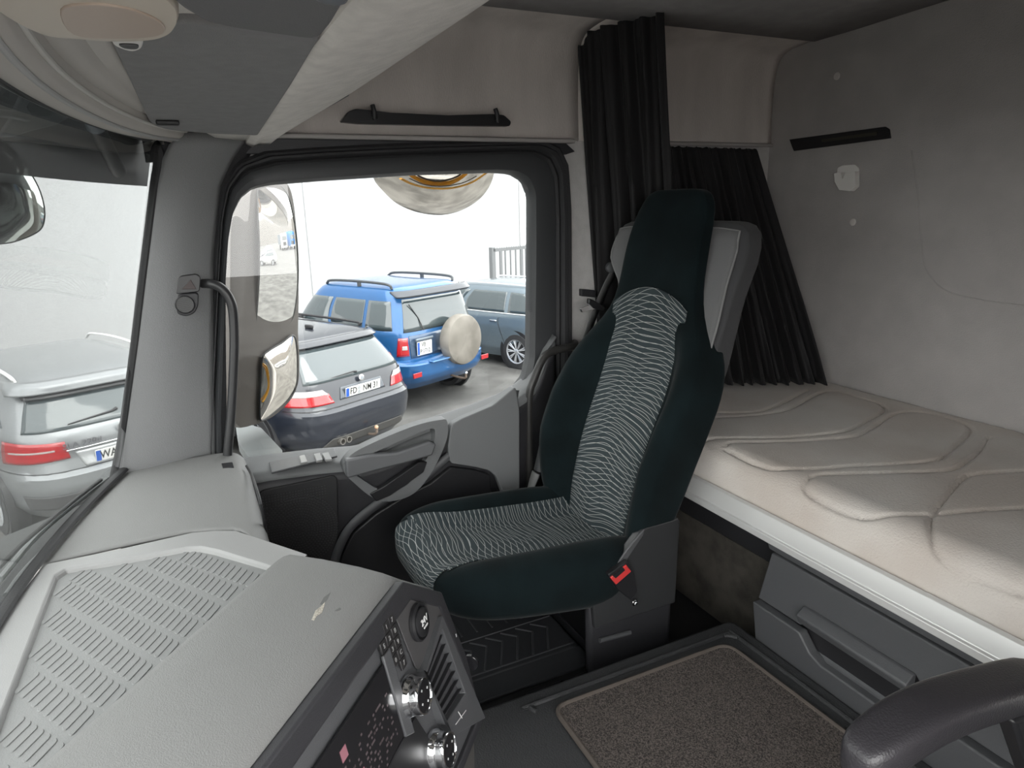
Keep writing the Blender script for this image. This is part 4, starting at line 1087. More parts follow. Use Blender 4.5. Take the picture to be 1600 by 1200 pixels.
# ------------------------------------------------------------------ driver's armrest
ar = thing('driver_armrest', 'black padded driver armrest reaching in from the lower right corner', 'armrest', (-.56, -1.0, .5))
arc = [(-.800, .535, .4), (-.812, .545, .75), (-.845, .551, .95), (-.90, .562, 1), (-.96, .566, 1), (-1.03, .560, 1), (-1.12, .545, 1), (-1.22, .526, 1), (-1.32, .506, 1), (-1.45, .48, 1), (-1.62, .45, 1)]
v = []; f = []; NS = 28
for y, zt_, s in arc:
    th_ = .052; y *= .818; zt_ = 1.33-(1.33-zt_)*.818
    if y < -1.17: continue
    for k in range(NS):
        a = 2*math.pi*k/NS; c_, s_ = math.cos(a), math.sin(a)
        ex = .5
        X = math.copysign(abs(c_)**ex, c_)*.043*s; Z = math.copysign(abs(s_)**ex, s_)*th_/2*(.6+.4*s)
        v.append((-.560+X*.818, y, zt_-th_/2+Z))
nA = len(v)//NS
for i in range(nA-1):
    for k in range(NS): f.append((i*NS+k, i*NS+(k+1) % NS, (i+1)*NS+(k+1) % NS, (i+1)*NS+k))
f.append(tuple(range(NS))); f.append(tuple((nA-1)*NS+k for k in range(NS)))
mesh('arm_pad', v, f, mat('armrest_vinyl', (.032, .030, .034), .36, bump=.4, bscale=350), ar, sub=1, ang=0)
slab('arm_bracket', [(-.575, -.98, .60), (-.575, -1.10, .60), (-.575, -1.16, .45), (-.575, -1.08, .44)], (.03, 0, 0), black_m, ar, bevel=.006)

# ------------------------------------------------------------------ outside: ground, buildings
GZ0 = -1.55
asph = mat('worn_grey_asphalt', (.072, .070, .066), .9, color2=(.138, .134, .127), vscale=1.6, bump=.6, bscale=60, detail=9)
g = slab('ground', [(-30, -150, GZ0), (45, -150, GZ0), (45, 40, GZ0), (-30, 40, GZ0)], (0, 0, -.2), asph, bevel=0); tagit(g, kind='structure')
HD = math.radians(21.5)
hx, hy = math.cos(HD), math.sin(HD)
stucco = mat('white_stucco', (.43, .435, .44), .95, bump=1.0, bscale=45, var=.05, vscale=35)
W0 = np.array((14.2, -.6)); lat = np.array((-hy, hx))
wa, wb = W0+lat*26, W0-lat*9.5
hall = thing('warehouse', 'large white rendered warehouse wall behind the parked cars', 'building', (W0[0], W0[1], GZ0))
slab('render_wall', [(wa[0], wa[1], GZ0), (wb[0], wb[1], GZ0), (wb[0], wb[1], 9), (wa[0], wa[1], 9)], (hx*.3, hy*.3, 0), stucco, hall, bevel=0)
for px in (481, 813):
    d = ray(px, 350); n2 = np.array((hx, hy)); t = ((W0-CAM[:2]) @ n2)/(d[:2] @ n2); q = CAM[:2]+d[:2]*t
    slab('wall_joint', [(q[0]-lat[0]*.05-hx*.03, q[1]-lat[1]*.05-hy*.03, GZ0), (q[0]+lat[0]*.05-hx*.03, q[1]+lat[1]*.05-hy*.03, GZ0), (q[0]+lat[0]*.05-hx*.03, q[1]+lat[1]*.05-hy*.03, 9), (q[0]-lat[0]*.05-hx*.03, q[1]-lat[1]*.05-hy*.03, 9)], (hx*.02, hy*.02, 0), mat('joint_paint', (.50, .505, .51), .9), hall, bevel=.005)
# sliding gate at the right
gate = thing('steel_gate', 'grey steel bar gate standing behind the grey estate car', 'gate', (15.0, -6.8, GZ0))
ggm = mat('gate_grey', (.16, .165, .17), .5)
gp0 = at(772, 434, 'x', 15.0); gdir = -lat
def gpt(s, z): return (gp0[0]+gdir[0]*s, gp0[1]+gdir[1]*s, z)
gt = at(772, 388, 'x', 15.0)[2]
def bar(name, s0, s1, z0, z1, th):
    a, b = gpt(s0, z0), gpt(s1, z0)
    slab(name, [a, b, (b[0], b[1], z1), (a[0], a[1], z1)], (hx*th, hy*th, 0), ggm, gate, bevel=.003)
bar('gate_post', -.04, .08, GZ0, gt+.02, .12)
for k, s in enumerate(np.arange(.24, 4.6, .2)): bar('gate_bar', s, s+(.03 if k % 4 else .09), GZ0+.12, gt-.08, .03)
bar('top_rail', .0, 4.7, gt-.09, gt-.01, .05); bar('bottom_rail', .0, 4.7, GZ0+.06, GZ0+.16, .05)
for k in range(40):
    s = .05+k*.09; a = gpt(s, gt-.01); v, f = lathe_vf([(.012, 0), (.002, .035)], a, (0, 0, 1), 6)
    mesh('spike', v, f, ggm, gate, smooth=False)

# ------------------------------------------------------------------ cars
def paint(name, c, metal=.3, rough=.3): return mat(name, c, rough, metal=metal, coat=.9, spec=.5)
cgl = mat('car_glass', (.045, .06, .065), .06, spec=.9, coat=.6)
tyre_m = mat('tyre', (.025, .025, .027), .8, bump=.5, bscale=60)
rim_m = mat('alloy_rim', (.55, .56, .58), .3, metal=.7)
lampr_m = mat('red_tail_lamp', (.36, .005, .010), .12, coat=1.0, spec=.7)
lampw_m = mat('clear_lamp', (.40, .37, .36), .15, coat=1.0)
plate_m = mat('plate_white', (.62, .62, .60), .4)
blue_eu = mat('plate_blue', (.02, .09, .40), .4)
ink_m = mat('plate_ink', (.02, .02, .02), .5)
class Car:
    def fx(s, x): return x if x < .3 else .3+(x-.3)*s.LS
    def __init__(s, name, label, levels, loc, head, body_m, n=5.0, cat='car', LS=1.0):
        s.LS = LS
        s.L = np.array([l[:4] for l in levels], float); s.n = n
        s.t = thing(name, label, cat, (loc[0], loc[1], GZ0), head); s.pm = body_m
        NTH = 96; v = []; f = []; zs = []
        for i in range(len(s.L)-1):
            k = max(1, int((s.L[i+1, 0]-s.L[i, 0])/.03))
            for j in range(k): zs.append(s.L[i, 0]+(s.L[i+1, 0]-s.L[i, 0])*j/k)
        zs.append(s.L[-1, 0])
        for z in zs:
            for k in range(NTH): v.append(s.S(2*math.pi*k/NTH, z))
        for i in range(len(zs)-1):
            for k in range(NTH): f.append((i*NTH+k, i*NTH+(k+1) % NTH, (i+1)*NTH+(k+1) % NTH, (i+1)*NTH+k))
        f.append(tuple(range(NTH))); f.append(tuple((len(zs)-1)*NTH+k for k in range(NTH)))
        s.mk('body', v, f, body_m, ang=32)
    def lv(s, z): return [float(np.interp(z, s.L[:, 0], s.L[:, k])) for k in (1, 2, 3)]
    def S(s, th, z, off=0.):
        xr, xf, hw = s.lv(z); xc = (xr+xf)/2; a = (xf-xr)/2; e = 2/s.n
        c_, s_ = math.cos(th), math.sin(th)
        x = xc-math.copysign(abs(c_)**e, c_)*(a+off); y = math.copysign(abs(s_)**e, s_)*(hw+off)
        return (s.fx(x), y, z)
    def th(s, kind, val, z):
        xr, xf, hw = s.lv(z); xc = (xr+xf)/2; a = (xf-xr)/2; h = s.n/2
        if kind == 'y': return math.asin(math.copysign(min(1, abs(val)/hw)**h, val))
        c_ = min(1, abs(val-xc)/a)**h
        return math.acos(math.copysign(c_, xc-val))     # left side
    def mk(s, name, v, f, m, par=None, **k):
        LOCAL[0] = True; o = mesh(name, v, f, m, par or s.t, **k); LOCAL[0] = False; return o
    def patch(s, name, corners, m, off=.006, nu=14, nv=8, par=None, side=1, solid=.004):
        """corners: 4 x (kind,val,z) counterclockwise: bottom a, bottom b, top b, top a"""
        C = [(s.th(k, v_, z), z) for k, v_, z in corners]; v = []
        for i in range(nu):
            a = i/(nu-1)
            for j in range(nv):
                b = j/(nv-1)
                th = (C[0][0]*(1-a)+C[1][0]*a)*(1-b)+(C[3][0]*(1-a)+C[2][0]*a)*b
                z = (C[0][1]*(1-a)+C[1][1]*a)*(1-b)+(C[3][1]*(1-a)+C[2][1]*a)*b
                p = s.S(th, z, off); v.append((p[0], p[1]*side, p[2]))
        f = [(i*nv+j, (i+1)*nv+j, (i+1)*nv+j+1, i*nv+j+1) for i in range(nu-1) for j in range(nv-1)]
        return s.mk(name, v, f, m, par, ang=60, solid=solid, soff=0)
    def tube(s, name, pts, r, m, sm=0, **k):
        pts = [(s.fx(p[0]), p[1], p[2]) for p in pts]
        if sm: pts = smooth_path(pts, sm)
        v, f = tube_vf(pts, r, 8, k.pop('flat', None)); return s.mk(name, v, f, m, **k)
    def box(s, name, c, sz, m, bevel=.01, rot=None, par=None):
        v, f = box_vf((s.fx(c[0]), c[1], c[2]), sz, rot); return s.mk(name, v, f, m, par, bevel=bevel)
    def wheel(s, x, side, r=.33, hw=None):
        hw = hw or s.lv(.5)[2]
        yo = side*(hw-.015); x = s.fx(x)
        v, f = lathe_vf([(r+.055, -.05), (r+.055, .012), (r-.02, .006)], (x, yo-side*.0, r), (0, side, 0), 40)
        s.mk('wheel_arch', v, f, black_m)
        v, f = lathe_vf([(r-.07, -.2), (r-.01, -.19), (r, -.17), (r, -.03), (r-.015, -.005), (r-.10, .0), (r-.11, -.015)], (x, yo+side*.02, r), (0, side, 0), 40, False)
        w_ = s.mk('wheel', v, f, tyre_m)
        v, f = lathe_vf([(r-.10, .004), (r-.115, -.004), (r-.13, -.04), (r-.135, -.10)], (x, yo+side*.022, r), (0, side, 0), 40, False)
        v2_, f2_ = lathe_vf([(.001, -.11), (r-.12, -.11)], (x, yo, r), (0, side, 0), 30); s.mk('hub_disc', v2_, f2_, black_m)
        vf = [(v, f), lathe_vf([(.045, -.06), (.045, -.01), (.03, .0)], (x, yo+side*.022, r), (0, side, 0), 20)]
        for k in range(9):
            th = 2*math.pi*k/9
            for d in (-.09, .09):
                vf.append(tube_vf([(x+math.cos(th)*.03, yo, r+math.sin(th)*.03), (x+math.cos(th+d)*(r-.12), yo+side*.01, r+math.sin(th+d)*(r-.12))], .012, 6))
        v, f = join(*vf); s.mk('rim', v, f, rim_m, w_)
    def plate(s, c, w_, h_, lines, size, tilt=0.12):
        LOCAL[0] = True
        R = Matrix.Rotation(-tilt, 3, 'Y')
        v, f = box_vf(c, (.012, w_, h_), R); pl = mesh('number_plate', v, f, plate_m, s.t, bevel=.003)
        xd = (0, -1, 0); yd = tuple(R @ Vector((0, 0, 1))); nrm = R @ Vector((-1, 0, 0)); C_ = Vector(c)
        o = C_+nrm*.0065
        b = o+Vector((0, w_/2-.024, 0)); v, f = box_vf(tuple(b), (.002, .042, h_*.9), R); mesh('country_band', v, f, blue_eu, pl, bevel=0)
        for txt, dy, dz in lines:
            p = o+Vector((0, dy, 0))+Vector(yd)*dz
            text('plate_characters', txt, size, p, xd, yd, ink_m, pl, thick=.001, bold=size*.010, sx=.80)
        for dy, dz in (lines and s.seals or []):
            p = o+Vector((0, dy, 0))+Vector(yd)*dz
            v, f = lathe_vf([(.021, 0), (.021, .002)], tuple(p), tuple(nrm), 16); mesh('plate_seal', v, f, mat('seal_grey', (.35, .37, .38), .5), pl)
        LOCAL[0] = False
        return pl
    seals = []

# dark estate
bmw_p = paint('dark_blue_black_paint', (.009, .012, .020), .0, .3)
bmw = Car('estate_car', 'dark blue-black estate car with twin exhausts, nearest the passenger door', [
    (.20, .14, 4.66, .76), (.30, .06, 4.76, .86), (.42, .00, 4.84, .905), (.60, -.03, 4.86, .925), (.70, -.02, 4.82, .925), (.735, .03, 4.76, .922), (.78, .06, 4.70, .920), (.90, .09, 4.50, .905),
    (.97, .11, 4.15, .89), (1.00, .125, 3.70, .875), (1.03, .14, 3.50, .86), (1.10, .19, 3.35, .83), (1.25, .32, 2.98, .76), (1.36, .42, 2.66, .695), (1.42, .50, 2.50, .655), (1.455, .60, 2.35, .58), (1.478, .80, 2.2, .45), (1.488, 1.1, 1.9, .25)],
    (6.55, -1.73), math.radians(28), bmw_p, n=6)
bmw.seals = [(.068, .02), (.068, -.025)]
bmw.patch('rear_window', [('y', .70, 1.02), ('y', -.70, 1.02), ('y', -.58, 1.355), ('y', .58, 1.355)], cgl, off=.006)
bmw.patch('roof_spoiler', [('y', .62, 1.375), ('y', -.62, 1.375), ('y', -.60, 1.43), ('y', .60, 1.43)], bmw_p, off=.05, solid=.02)
bmw.patch('tail_lamp', [('x', .42, .79), ('y', .42, .79), ('y', .47, .905), ('x', .46, .93)], lampr_m, off=.008)
bmw.patch('tail_lamp', [('x', .42, .79), ('y', .42, .79), ('y', .47, .905), ('x', .46, .93)], lampr_m, off=.008, side=-1)
bmw.patch('lamp_band', [('x', .40, .895), ('y', .47, .895), ('y', .53, .955), ('x', .44, .965)], lampw_m, off=.009)
bmw.patch('lamp_band', [('x', .40, .895), ('y', .47, .895), ('y', .53, .955), ('x', .44, .965)], lampw_m, off=.009, side=-1)
bmw.patch('plate_recess', [('y', .34, .80), ('y', -.34, .80), ('y', -.30, .935), ('y', .30, .935)], paint('recess_grey', (.05, .06, .075), .2, .3), off=.004)
bmw.plate((.060, .0, .865), .52, .11, [('FD', .150, 0), ('NM 31', -.108, 0)], .105)
for s_ in (1, -1): bmw.patch('side_window', [('x', .55, 1.04), ('x', 3.2, 1.04), ('x', 2.75, 1.36), ('x', .80, 1.36)], cgl, off=.004, side=s_, nu=30)
for s_ in (.60, -.60): bmw.tube('roof_rail', [(.75, s_, 1.44), (.85, s_*1.02, 1.485), (2.3, s_*1.02, 1.495), (2.45, s_, 1.45)], .016, black_m, sm=5)
bmw.patch('bumper_gap', [('y', .86, .738), ('y', -.86, .738), ('y', -.86, .748), ('y', .86, .748)], black_m, off=.004)
bmw.patch('diffuser', [('y', .62, .28), ('y', -.62, .28), ('y', -.52, .40), ('y', .52, .40)], mat('diffuser_grey', (.06, .058, .055), .6), off=.006)
for y_ in (.42, .33):
    v, f = lathe_vf([(.030, 0), (.037, .0), (.037, .16), (.030, .16), (.028, .02)], (.14, y_, .345), (-1, 0, 0), 20); bmw.mk('exhaust_pipe', v, f, mat('exhaust_steel', (.45, .43, .40), .3, metal=.9))
bmw.tube('tow_bar', [(.25, -.02, .30), (.02, -.02, .30), (-.08, -.02, .33), (-.09, -.02, .38)], .016, mat('rusty_steel', (.12, .09, .07), .7), sm=4)
v, f = lathe_vf([(.005, -.025), (.02, -.016), (.026, 0), (.02, .016), (.005, .025)], (-.09, -.02, .405), (0, 0, 1), 14); bmw.mk('tow_ball', v, f, mat('worn_ball', (.40, .25, .16), .5))
v, f = lathe_vf([(.038, 0), (.038, .006), (.03, .009), (.001, .009)], (.078, .0, .985), (-1, 0, .2), 24)
bd = bmw.mk('badge', v, f, chrome_m); v, f = lathe_vf([(.022, .009), (.022, .011), (.001, .011)], (.078, .0, .985), (-1, 0, .2), 16); bmw.mk('badge_centre', v, f, mat('badge_grey', (.2, .22, .24), .4), bd)
wp = bmw.tube('rear_wiper', [(.13, .02, 1.055), (.14, .05, 1.062), (.155, .42, 1.045)], [.014, .009, .005], black_m)
v, f = box_vf((.95, 0, 1.505), (.15, .03, .05)); bmw.mk('roof_aerial', v, f, black_m, bevel=.02)
for x_ in (.92, 3.8):
    for s_ in (1, -1): bmw.wheel(x_, s_, .33)

# blue off-roader
blu = paint('bright_blue_paint', (.015, .10, .27), .3, .3)
suv = Car('off_road_car', 'bright blue off-road car with covered spare wheel on its tailgate', [
    (.34, .16, 4.60, .82), (.46, .0, 4.72, .90), (.55, -.06, 4.78, .93), (.72, -.07, 4.80, .935), (.755, -.02, 4.78, .93), (.78, .09, 4.74, .925), (.95, .10, 4.72, .925), (1.08, .11, 4.5, .92), (1.13, .12, 4.2, .91),
    (1.16, .13, 3.6, .90), (1.20, .14, 3.5, .88), (1.45, .19, 3.2, .81), (1.66, .26, 2.92, .74), (1.73, .32, 2.8, .70), (1.78, .42, 2.65, .62), (1.80, .6, 2.45, .45), (1.806, .9, 2.1, .2)],
    (8.25, -3.37), math.radians(26), blu, n=7, LS=.72)
suv.patch('rear_window', [('y', .70, 1.17), ('y', -.70, 1.17), ('y', -.60, 1.62), ('y', .60, 1.62)], cgl, off=.006)
suv.patch('rear_spoiler', [('y', .64, 1.66), ('y', -.64, 1.66), ('y', -.64, 1.735), ('y', .64, 1.735)], mat('spoiler_dark', (.035, .04, .05), .3, coat=.5), off=.13, solid=.035)
for s_ in (1, -1):
    suv.patch('tail_lamp', [('x', .24, .84), ('y', .66, .84), ('y', .66, 1.10), ('x', .22, 1.10)], lampr_m, off=.008, side=s_)
    suv.patch('lamp_band', [('x', .18, .93), ('y', .68, .93), ('y', .68, .985), ('x', .18, .985)], lampw_m, off=.011, side=s_)
    suv.patch('side_window', [('x', .30, 1.20), ('x', .98, 1.20), ('x', .98, 1.60), ('x', .42, 1.60)], cgl, off=.004, side=s_)
    suv.patch('side_window', [('x', 1.08, 1.20), ('x', 2.02, 1.20), ('x', 2.0, 1.60), ('x', 1.08, 1.60)], cgl, off=.004, side=s_)
    suv.patch('side_window', [('x', 2.12, 1.20), ('x', 3.25, 1.20), ('x', 2.85, 1.60), ('x', 2.10, 1.60)], cgl, off=.004, side=s_)
    suv.tube('roof_rail', [(.50, s_*.62, 1.76), (.62, s_*.64, 1.825), (1.5, s_*.64, 1.84), (2.35, s_*.64, 1.825), (2.55, s_*.62, 1.77)], .02, mat('rail_dark', (.05, .055, .06), .4), sm=5)
    suv.box('rail_foot', (1.45, s_*.64, 1.80), (.07, .03, .08), MATS['rail_dark'])
    suv.box('bumper_reflector', (-.075, s_*.72, .60), (.02, .16, .07), lampr_m, bevel=.005)
    suv.box('door_mirror', (3.05, s_*.98, 1.22), (.12, .2, .18), black_m, bevel=.03)
suv.plate((.065, .42, .93), .29, .20, [('VB', .02, .047), ('P 1712', -.008, -.047)], .088, tilt=.03)
suv.patch('tailgate_panel', [('y', .64, .80), ('y', -.1, .80), ('y', -.1, 1.12), ('y', .64, 1.12)], paint('tailgate_dark_blue', (.035, .07, .13), .3, .4), off=.004)
suv.box('plate_lamp_bar', (.06, .42, 1.06), (.04, .34, .035), paint('bar_grey', (.14, .17, .2), .3, .4))
v, f = lathe_vf([(.28, 0), (.355, .02), (.375, .06), (.375, .17), (.36, .20), (.30, .222), (.15, .228), (.001, .229)], (.04, -.20, .96), (-1, 0, 0), 48)
sw_ = suv.mk('spare_wheel_cover', v, f, mat('cover_vinyl', (.13, .118, .10), .6, color2=(.21, .192, .168), vscale=4, bump=.4, bscale=30))
suv.tube('rear_wiper', [(.10, .38, 1.17), (.16, .42, 1.35), (.20, .55, 1.55)], .008, black_m)
suv.tube('tow_bar', [(.2, -.1, .42), (-.1, -.1, .40), (-.22, -.1, .41), (-.24, -.1, .47)], .018, MATS['rusty_steel'], sm=4)
v, f = lathe_vf([(.005, -.025), (.02, -.016), (.026, 0), (.02, .016), (.005, .025)], (-.24, -.1, .49), (0, 0, 1), 14); suv.mk('tow_ball', v, f, chrome_m)
suv.box('bumper_step', (-.06, 0, .745), (.14, .9, .02), paint('bumper_worn_blue', (.06, .17, .38), .2, .5))
for x_ in (1.0, 3.75):
    for s_ in (1, -1): suv.wheel(x_, s_, .38)

# grey estate at the gate
gry = paint('slate_grey_paint', (.15, .19, .22), .4, .3)
golf = Car('estate_car', 'slate grey estate car half hidden at the right edge of the door window', [
    (.18, .14, 4.40, .80), (.35, .02, 4.52, .885), (.55, .0, 4.56, .90), (.75, .04, 4.50, .90), (.90, .10, 4.2, .885), (.95, .12, 3.75, .87), (.98, .14, 3.45, .855), (1.2, .30, 3.05, .76), (1.36, .45, 2.7, .675),
    (1.42, .55, 2.55, .62), (1.46, .75, 2.35, .5), (1.478, 1.1, 2.0, .25)], (9.28, -6.38), math.radians(25), gry, n=6)
for s_ in (1, -1):
    golf.patch('side_window', [('x', .55, 1.0), ('x', 1.12, 1.0), ('x', 1.16, 1.345), ('x', .85, 1.33)], cgl, off=.004, side=s_)
    golf.patch('side_window', [('x', 1.20, 1.0), ('x', 2.12, 1.0), ('x', 2.04, 1.35), ('x', 1.24, 1.345)], cgl, off=.004, side=s_)
    golf.patch('side_window', [('x', 2.22, 1.0), ('x', 3.30, 1.0), ('x', 2.75, 1.345), ('x', 2.14, 1.345)], cgl, off=.004, side=s_)
    golf.patch('window_trim', [('x', .50, .978), ('x', 3.36, .978), ('x', 3.34, .992), ('x', .52, .992)], metal_m, off=.007, side=s_, nv=3, nu=30)
    golf.tube('roof_rail', [(.75, s_*.57, 1.41), (.85, s_*.585, 1.46), (2.4, s_*.585, 1.47), (2.55, s_*.56, 1.42)], .014, metal_m, sm=5)
    golf.box('door_handle', (1.42, s_*.905, .84), (.16, .03, .028), chrome_m, bevel=.008)
    golf.patch('door_seam', [('x', 1.145, .30), ('x', 1.155, .30), ('x', 1.165, .98), ('x', 1.155, .98)], black_m, off=.002, side=s_, nu=2)
    golf.patch('tail_lamp', [('x', .30, .80), ('y', .55, .80), ('y', .58, .93), ('x', .34, .93)], lampr_m, off=.008, side=s_)
golf.patch('rear_window', [('y', .62, 1.0), ('y', -.62, 1.0), ('y', -.52, 1.34), ('y', .52, 1.34)], cgl)
for x_ in (.90, 3.55):
    for s_ in (1, -1): golf.wheel(x_, s_, .32)

# silver crossover in front of the truck
slv = paint('silver_paint', (.24, .25, .26), .5, .38)
sla = Car('crossover_car', 'silver crossover car seen through the windscreen, rear towards the truck', [
    (.24, .16, 4.25, .80), (.36, .04, 4.38, .88), (.55, -.03, 4.42, .90), (.66, -.03, 4.40, .90), (.70, .03, 4.38, .90), (.80, .05, 4.30, .898), (.92, .05, 4.15, .89), (.98, .06, 3.9, .88), (1.03, .08, 3.4, .865),
    (1.08, .12, 3.2, .845), (1.2, .22, 2.98, .80), (1.36, .36, 2.72, .725), (1.42, .37, 2.6, .685), (1.47, .48, 2.45, .62), (1.505, .72, 2.25, .50), (1.524, 1.05, 1.95, .28)], (5.90, .68), math.radians(24), slv, n=5)
sla.t.scale = (1, 1, 1.0)
sla.seals = [(.02, .022), (.02, -.024)]
sla.patch('rear_window', [('y', .72, 1.055), ('y', -.72, 1.055), ('y', -.60, 1.325), ('y', .60, 1.325)], cgl, off=.006)
sla.patch('roof_spoiler', [('y', .66, 1.355), ('y', -.66, 1.355), ('y', -.62, 1.455), ('y', .62, 1.455)], slv, off=.07, solid=.02)
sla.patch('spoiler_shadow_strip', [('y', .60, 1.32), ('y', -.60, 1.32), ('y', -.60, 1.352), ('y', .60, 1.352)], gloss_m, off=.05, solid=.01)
for s_ in (1, -1):
    sla.patch('tail_lamp', [('x', .50, .78), ('y', .44, .81), ('y', .46, .965), ('x', .46, .985)], lampr_m, off=.008, side=s_)
    sla.patch('lamp_band', [('x', .40, .880), ('y', .54, .890), ('y', .54, .905), ('x', .38, .895)], lampw_m, off=.011, side=s_)
    sla.patch('side_window', [('x', .50, 1.09), ('x', 3.05, 1.09), ('x', 2.7, 1.36), ('x', .80, 1.34)], cgl, off=.004, side=s_, nu=30)
    sla.tube('roof_rail', [(.62, s_*.60, 1.44), (.72, s_*.63, 1.505), (1.6, s_*.64, 1.545), (2.35, s_*.62, 1.52), (2.5, s_*.60, 1.46)], .018, metal_m, sm=5, flat=.7)
sla.patch('plate_recess', [('y', .34, .705), ('y', -.34, .705), ('y', -.40, .855), ('y', .40, .855)], paint('recess_silver', (.40, .41, .42), .4, .35), off=.003)
sla.patch('chrome_strip', [('y', .46, .872), ('y', -.46, .872), ('y', -.46, .885), ('y', .46, .885)], chrome_m, off=.012, nv=3)
sla.patch('bumper_gap', [('y', .86, .695), ('y', -.86, .695), ('y', -.86, .703), ('y', .86, .703)], black_m, off=.003)
sla.patch('lower_bumper', [('x', .3, .36), ('y', -.88, .36), ('y', -.88, .50), ('x', .3, .50)], mat('bumper_dark', (.06, .06, .062), .6), off=.006, nu=30)
sla.plate((.026, .0, .775), .52, .11, [('WAK', .125, 0), ('L 81', -.12, 0)], .105)
LOCAL[0] = True
text('model_text', 'SLA 220d', .070, (.026, .34, .925), (0, -1, 0), (.05, 0, 1), mat('dark_chrome', (.10, .10, .11), .3), sla.t, thick=.004, bold=.0004, sx=1.15)
LOCAL[0] = False
v, f = lathe_vf([(.045, 0), (.045, .006), (.038, .006), (.038, 0)], (.030, 0, .985), (-1, 0, 0), 28)
vf = [(v, f)]+[tube_vf([(.026, 0, .985), (.024, math.sin(t)*.042, .985+math.cos(t)*.042)], .004, 6) for t in (0, 2.094, 4.189)]
v, f = join(*vf); sla.mk('badge', v, f, chrome_m)
sla.tube('rear_wiper', [(.15, -.02, 1.14), (.14, .03, 1.125), (.12, .40, 1.095)], [.016, .010, .005], black_m)
for x_ in (.85, 3.45):
    for s_ in (1, -1): sla.wheel(x_, s_, .34)

# ------------------------------------------------------------------ exterior mirrors
def refl_normal(px, py, x, r):
    M = at(px, py, 'x', x); d = ray(px, py); d = d/np.linalg.norm(d); r = np.array(r, float); r /= np.linalg.norm(r)
    n = r-d; return M, n/np.linalg.norm(n)
M1, N1 = refl_normal(433, 400, 1.40, (.17, -1, -.075))
mm = thing('door_mirror', 'large brown-grey door mirror housing with main and wide-angle glass', 'mirror', tuple(M1))
def mp_(pts, M, N, h=0): return [at_plane(a, b, M+N*h, N) for a, b in pts]
g1 = [(404, 288), (425, 284), (440, 290), (451, 305), (457, 335), (461, 380), (463, 440), (462, 478), (459, 498), (450, 510), (430, 522), (410, 528), (404, 522), (402, 430)]
G1 = smooth_path(mp_(g1, M1, N1), 3, True)
hs = [(362, 350), (372, 338), (388, 345), (395, 290), (425, 277), (446, 284), (456, 302), (462, 340), (466, 400), (467, 470), (466, 520), (468, 560), (466, 600), (452, 628), (428, 650), (408, 660), (395, 664), (368, 660), (362, 560), (360, 450)]
HS = smooth_path(mp_(hs, M1, N1, -.004), 3, True)
ch = sum(HS)/len(HS)
hsc = lambda s, h: [ch+(p-ch)*s+N1*h for p in HS]
v, f = ringband([hsc(.90, -.11), hsc(.99, -.075), hsc(1.0, -.02), hsc(1.0, -.001), hsc(.97, .0)])
f.append(tuple(range(len(HS)))); f.append(tuple(4*len(HS)+i for i in range(len(HS))))
mesh('mirror_housing', v, f, housing_m, mm, ang=50)
cg_ = sum(G1)/len(G1)
def cvx(p, h=0.):   # slightly convex road mirror, radius 1.5 m
    d = p-M1; d = d-N1*(d @ N1); return p+N1*(.012-(1.5-math.sqrt(1.5**2-float(d @ d)))+h)
rings = [[cvx(cg_+(p-cg_)*s_) for p in G1] for s_ in np.linspace(1, .01, 26)]
v, f = ringband(rings); f.append(tuple(25*len(G1)+i for i in range(len(G1))))
mesh('main_glass', v, f, mirror_m, mm, ang=0)
v, f = tube_vf([cvx(p) for p in G1]+[cvx(G1[0])], .003, 6); mesh('glass_edge', v, f, mat('mirror_rim_grey', (.10, .10, .095), .4), mm)
# convex wide-angle glass: spherical cap slice
g2 = [(410, 560), (420, 548), (440, 536), (458, 524), (464, 545), (465, 585), (462, 605), (450, 625), (432, 642), (412, 656), (406, 650), (407, 600)]
G2 = smooth_path(mp_(g2, M1, N1, .004), 4, True); c2_ = sum(G2)/len(G2)
rings = []
for s in np.linspace(1, .02, 12): rings.append([c2_+(p-c2_)*s+N1*(.016*(1-s*s)) for p in G2])
v, f = ringband(rings); f.append(tuple(11*len(G2)+i for i in range(len(G2))))
mesh('wide_angle_glass', v, f, warm_mirror_m, mm, ang=0, fixn=True)
v, f = tube_vf([p for p in G2]+[G2[0]], .0035, 6); mesh('glass_edge', v, f, black_m, mm)
# amber marker lens strip on the inner rim
tube('amber_reflector', mp_([(411, 568), (417, 575), (420, 595), (419, 610), (414, 622), (410, 628)], M1, N1, .014), .0035, mat('amber_lens_and_reflection', (.75, .36, .04), .25), mm, sm=3, seg=8, flat=.6)
# arm bracket at the foot
br = [(368, 664), (392, 664), (408, 668), (441, 703), (441, 710), (425, 711), (388, 715), (372, 690)]
slab('mirror_foot', round_poly([at(a, b, 'z', .60) for a, b in br], .006), (0, 0, -.035), mat('foot_grey', (.13, .14, .14), .45), mm, bevel=.006)

# kerb mirror above the door window
km = thing('kerb_mirror', 'round convex kerb mirror hanging outside above the door window', 'mirror', tuple(at(678, 270, 'x', 1.40)))
K0, KN = refl_normal(678, 300, 1.38, (-.15, .1, -1.0))
kc = at(678, 262, 'x', 1.38)
nk = np.array((-.60, .08, -.79)); nk /= np.linalg.norm(nk)
kp = smooth_path([at_plane(a, b, kc, nk) for a, b in [(584, 262), (586, 282), (598, 298), (620, 318), (650, 331), (685, 336), (715, 331), (742, 317), (760, 299), (770, 278), (771, 255), (750, 232), (680, 218), (605, 232)]], 5, True)
ck = sum(kp)/len(kp)
rings = [[ck+(p-ck)*s+nk*(.05*(1-s*s)) for p in kp] for s in np.linspace(1, .02, 14)]
v, f = ringband(rings); f.append(tuple(13*len(kp)+i for i in range(len(kp))))
mesh('convex_glass', v, f, warm_mirror_m, km, ang=0)
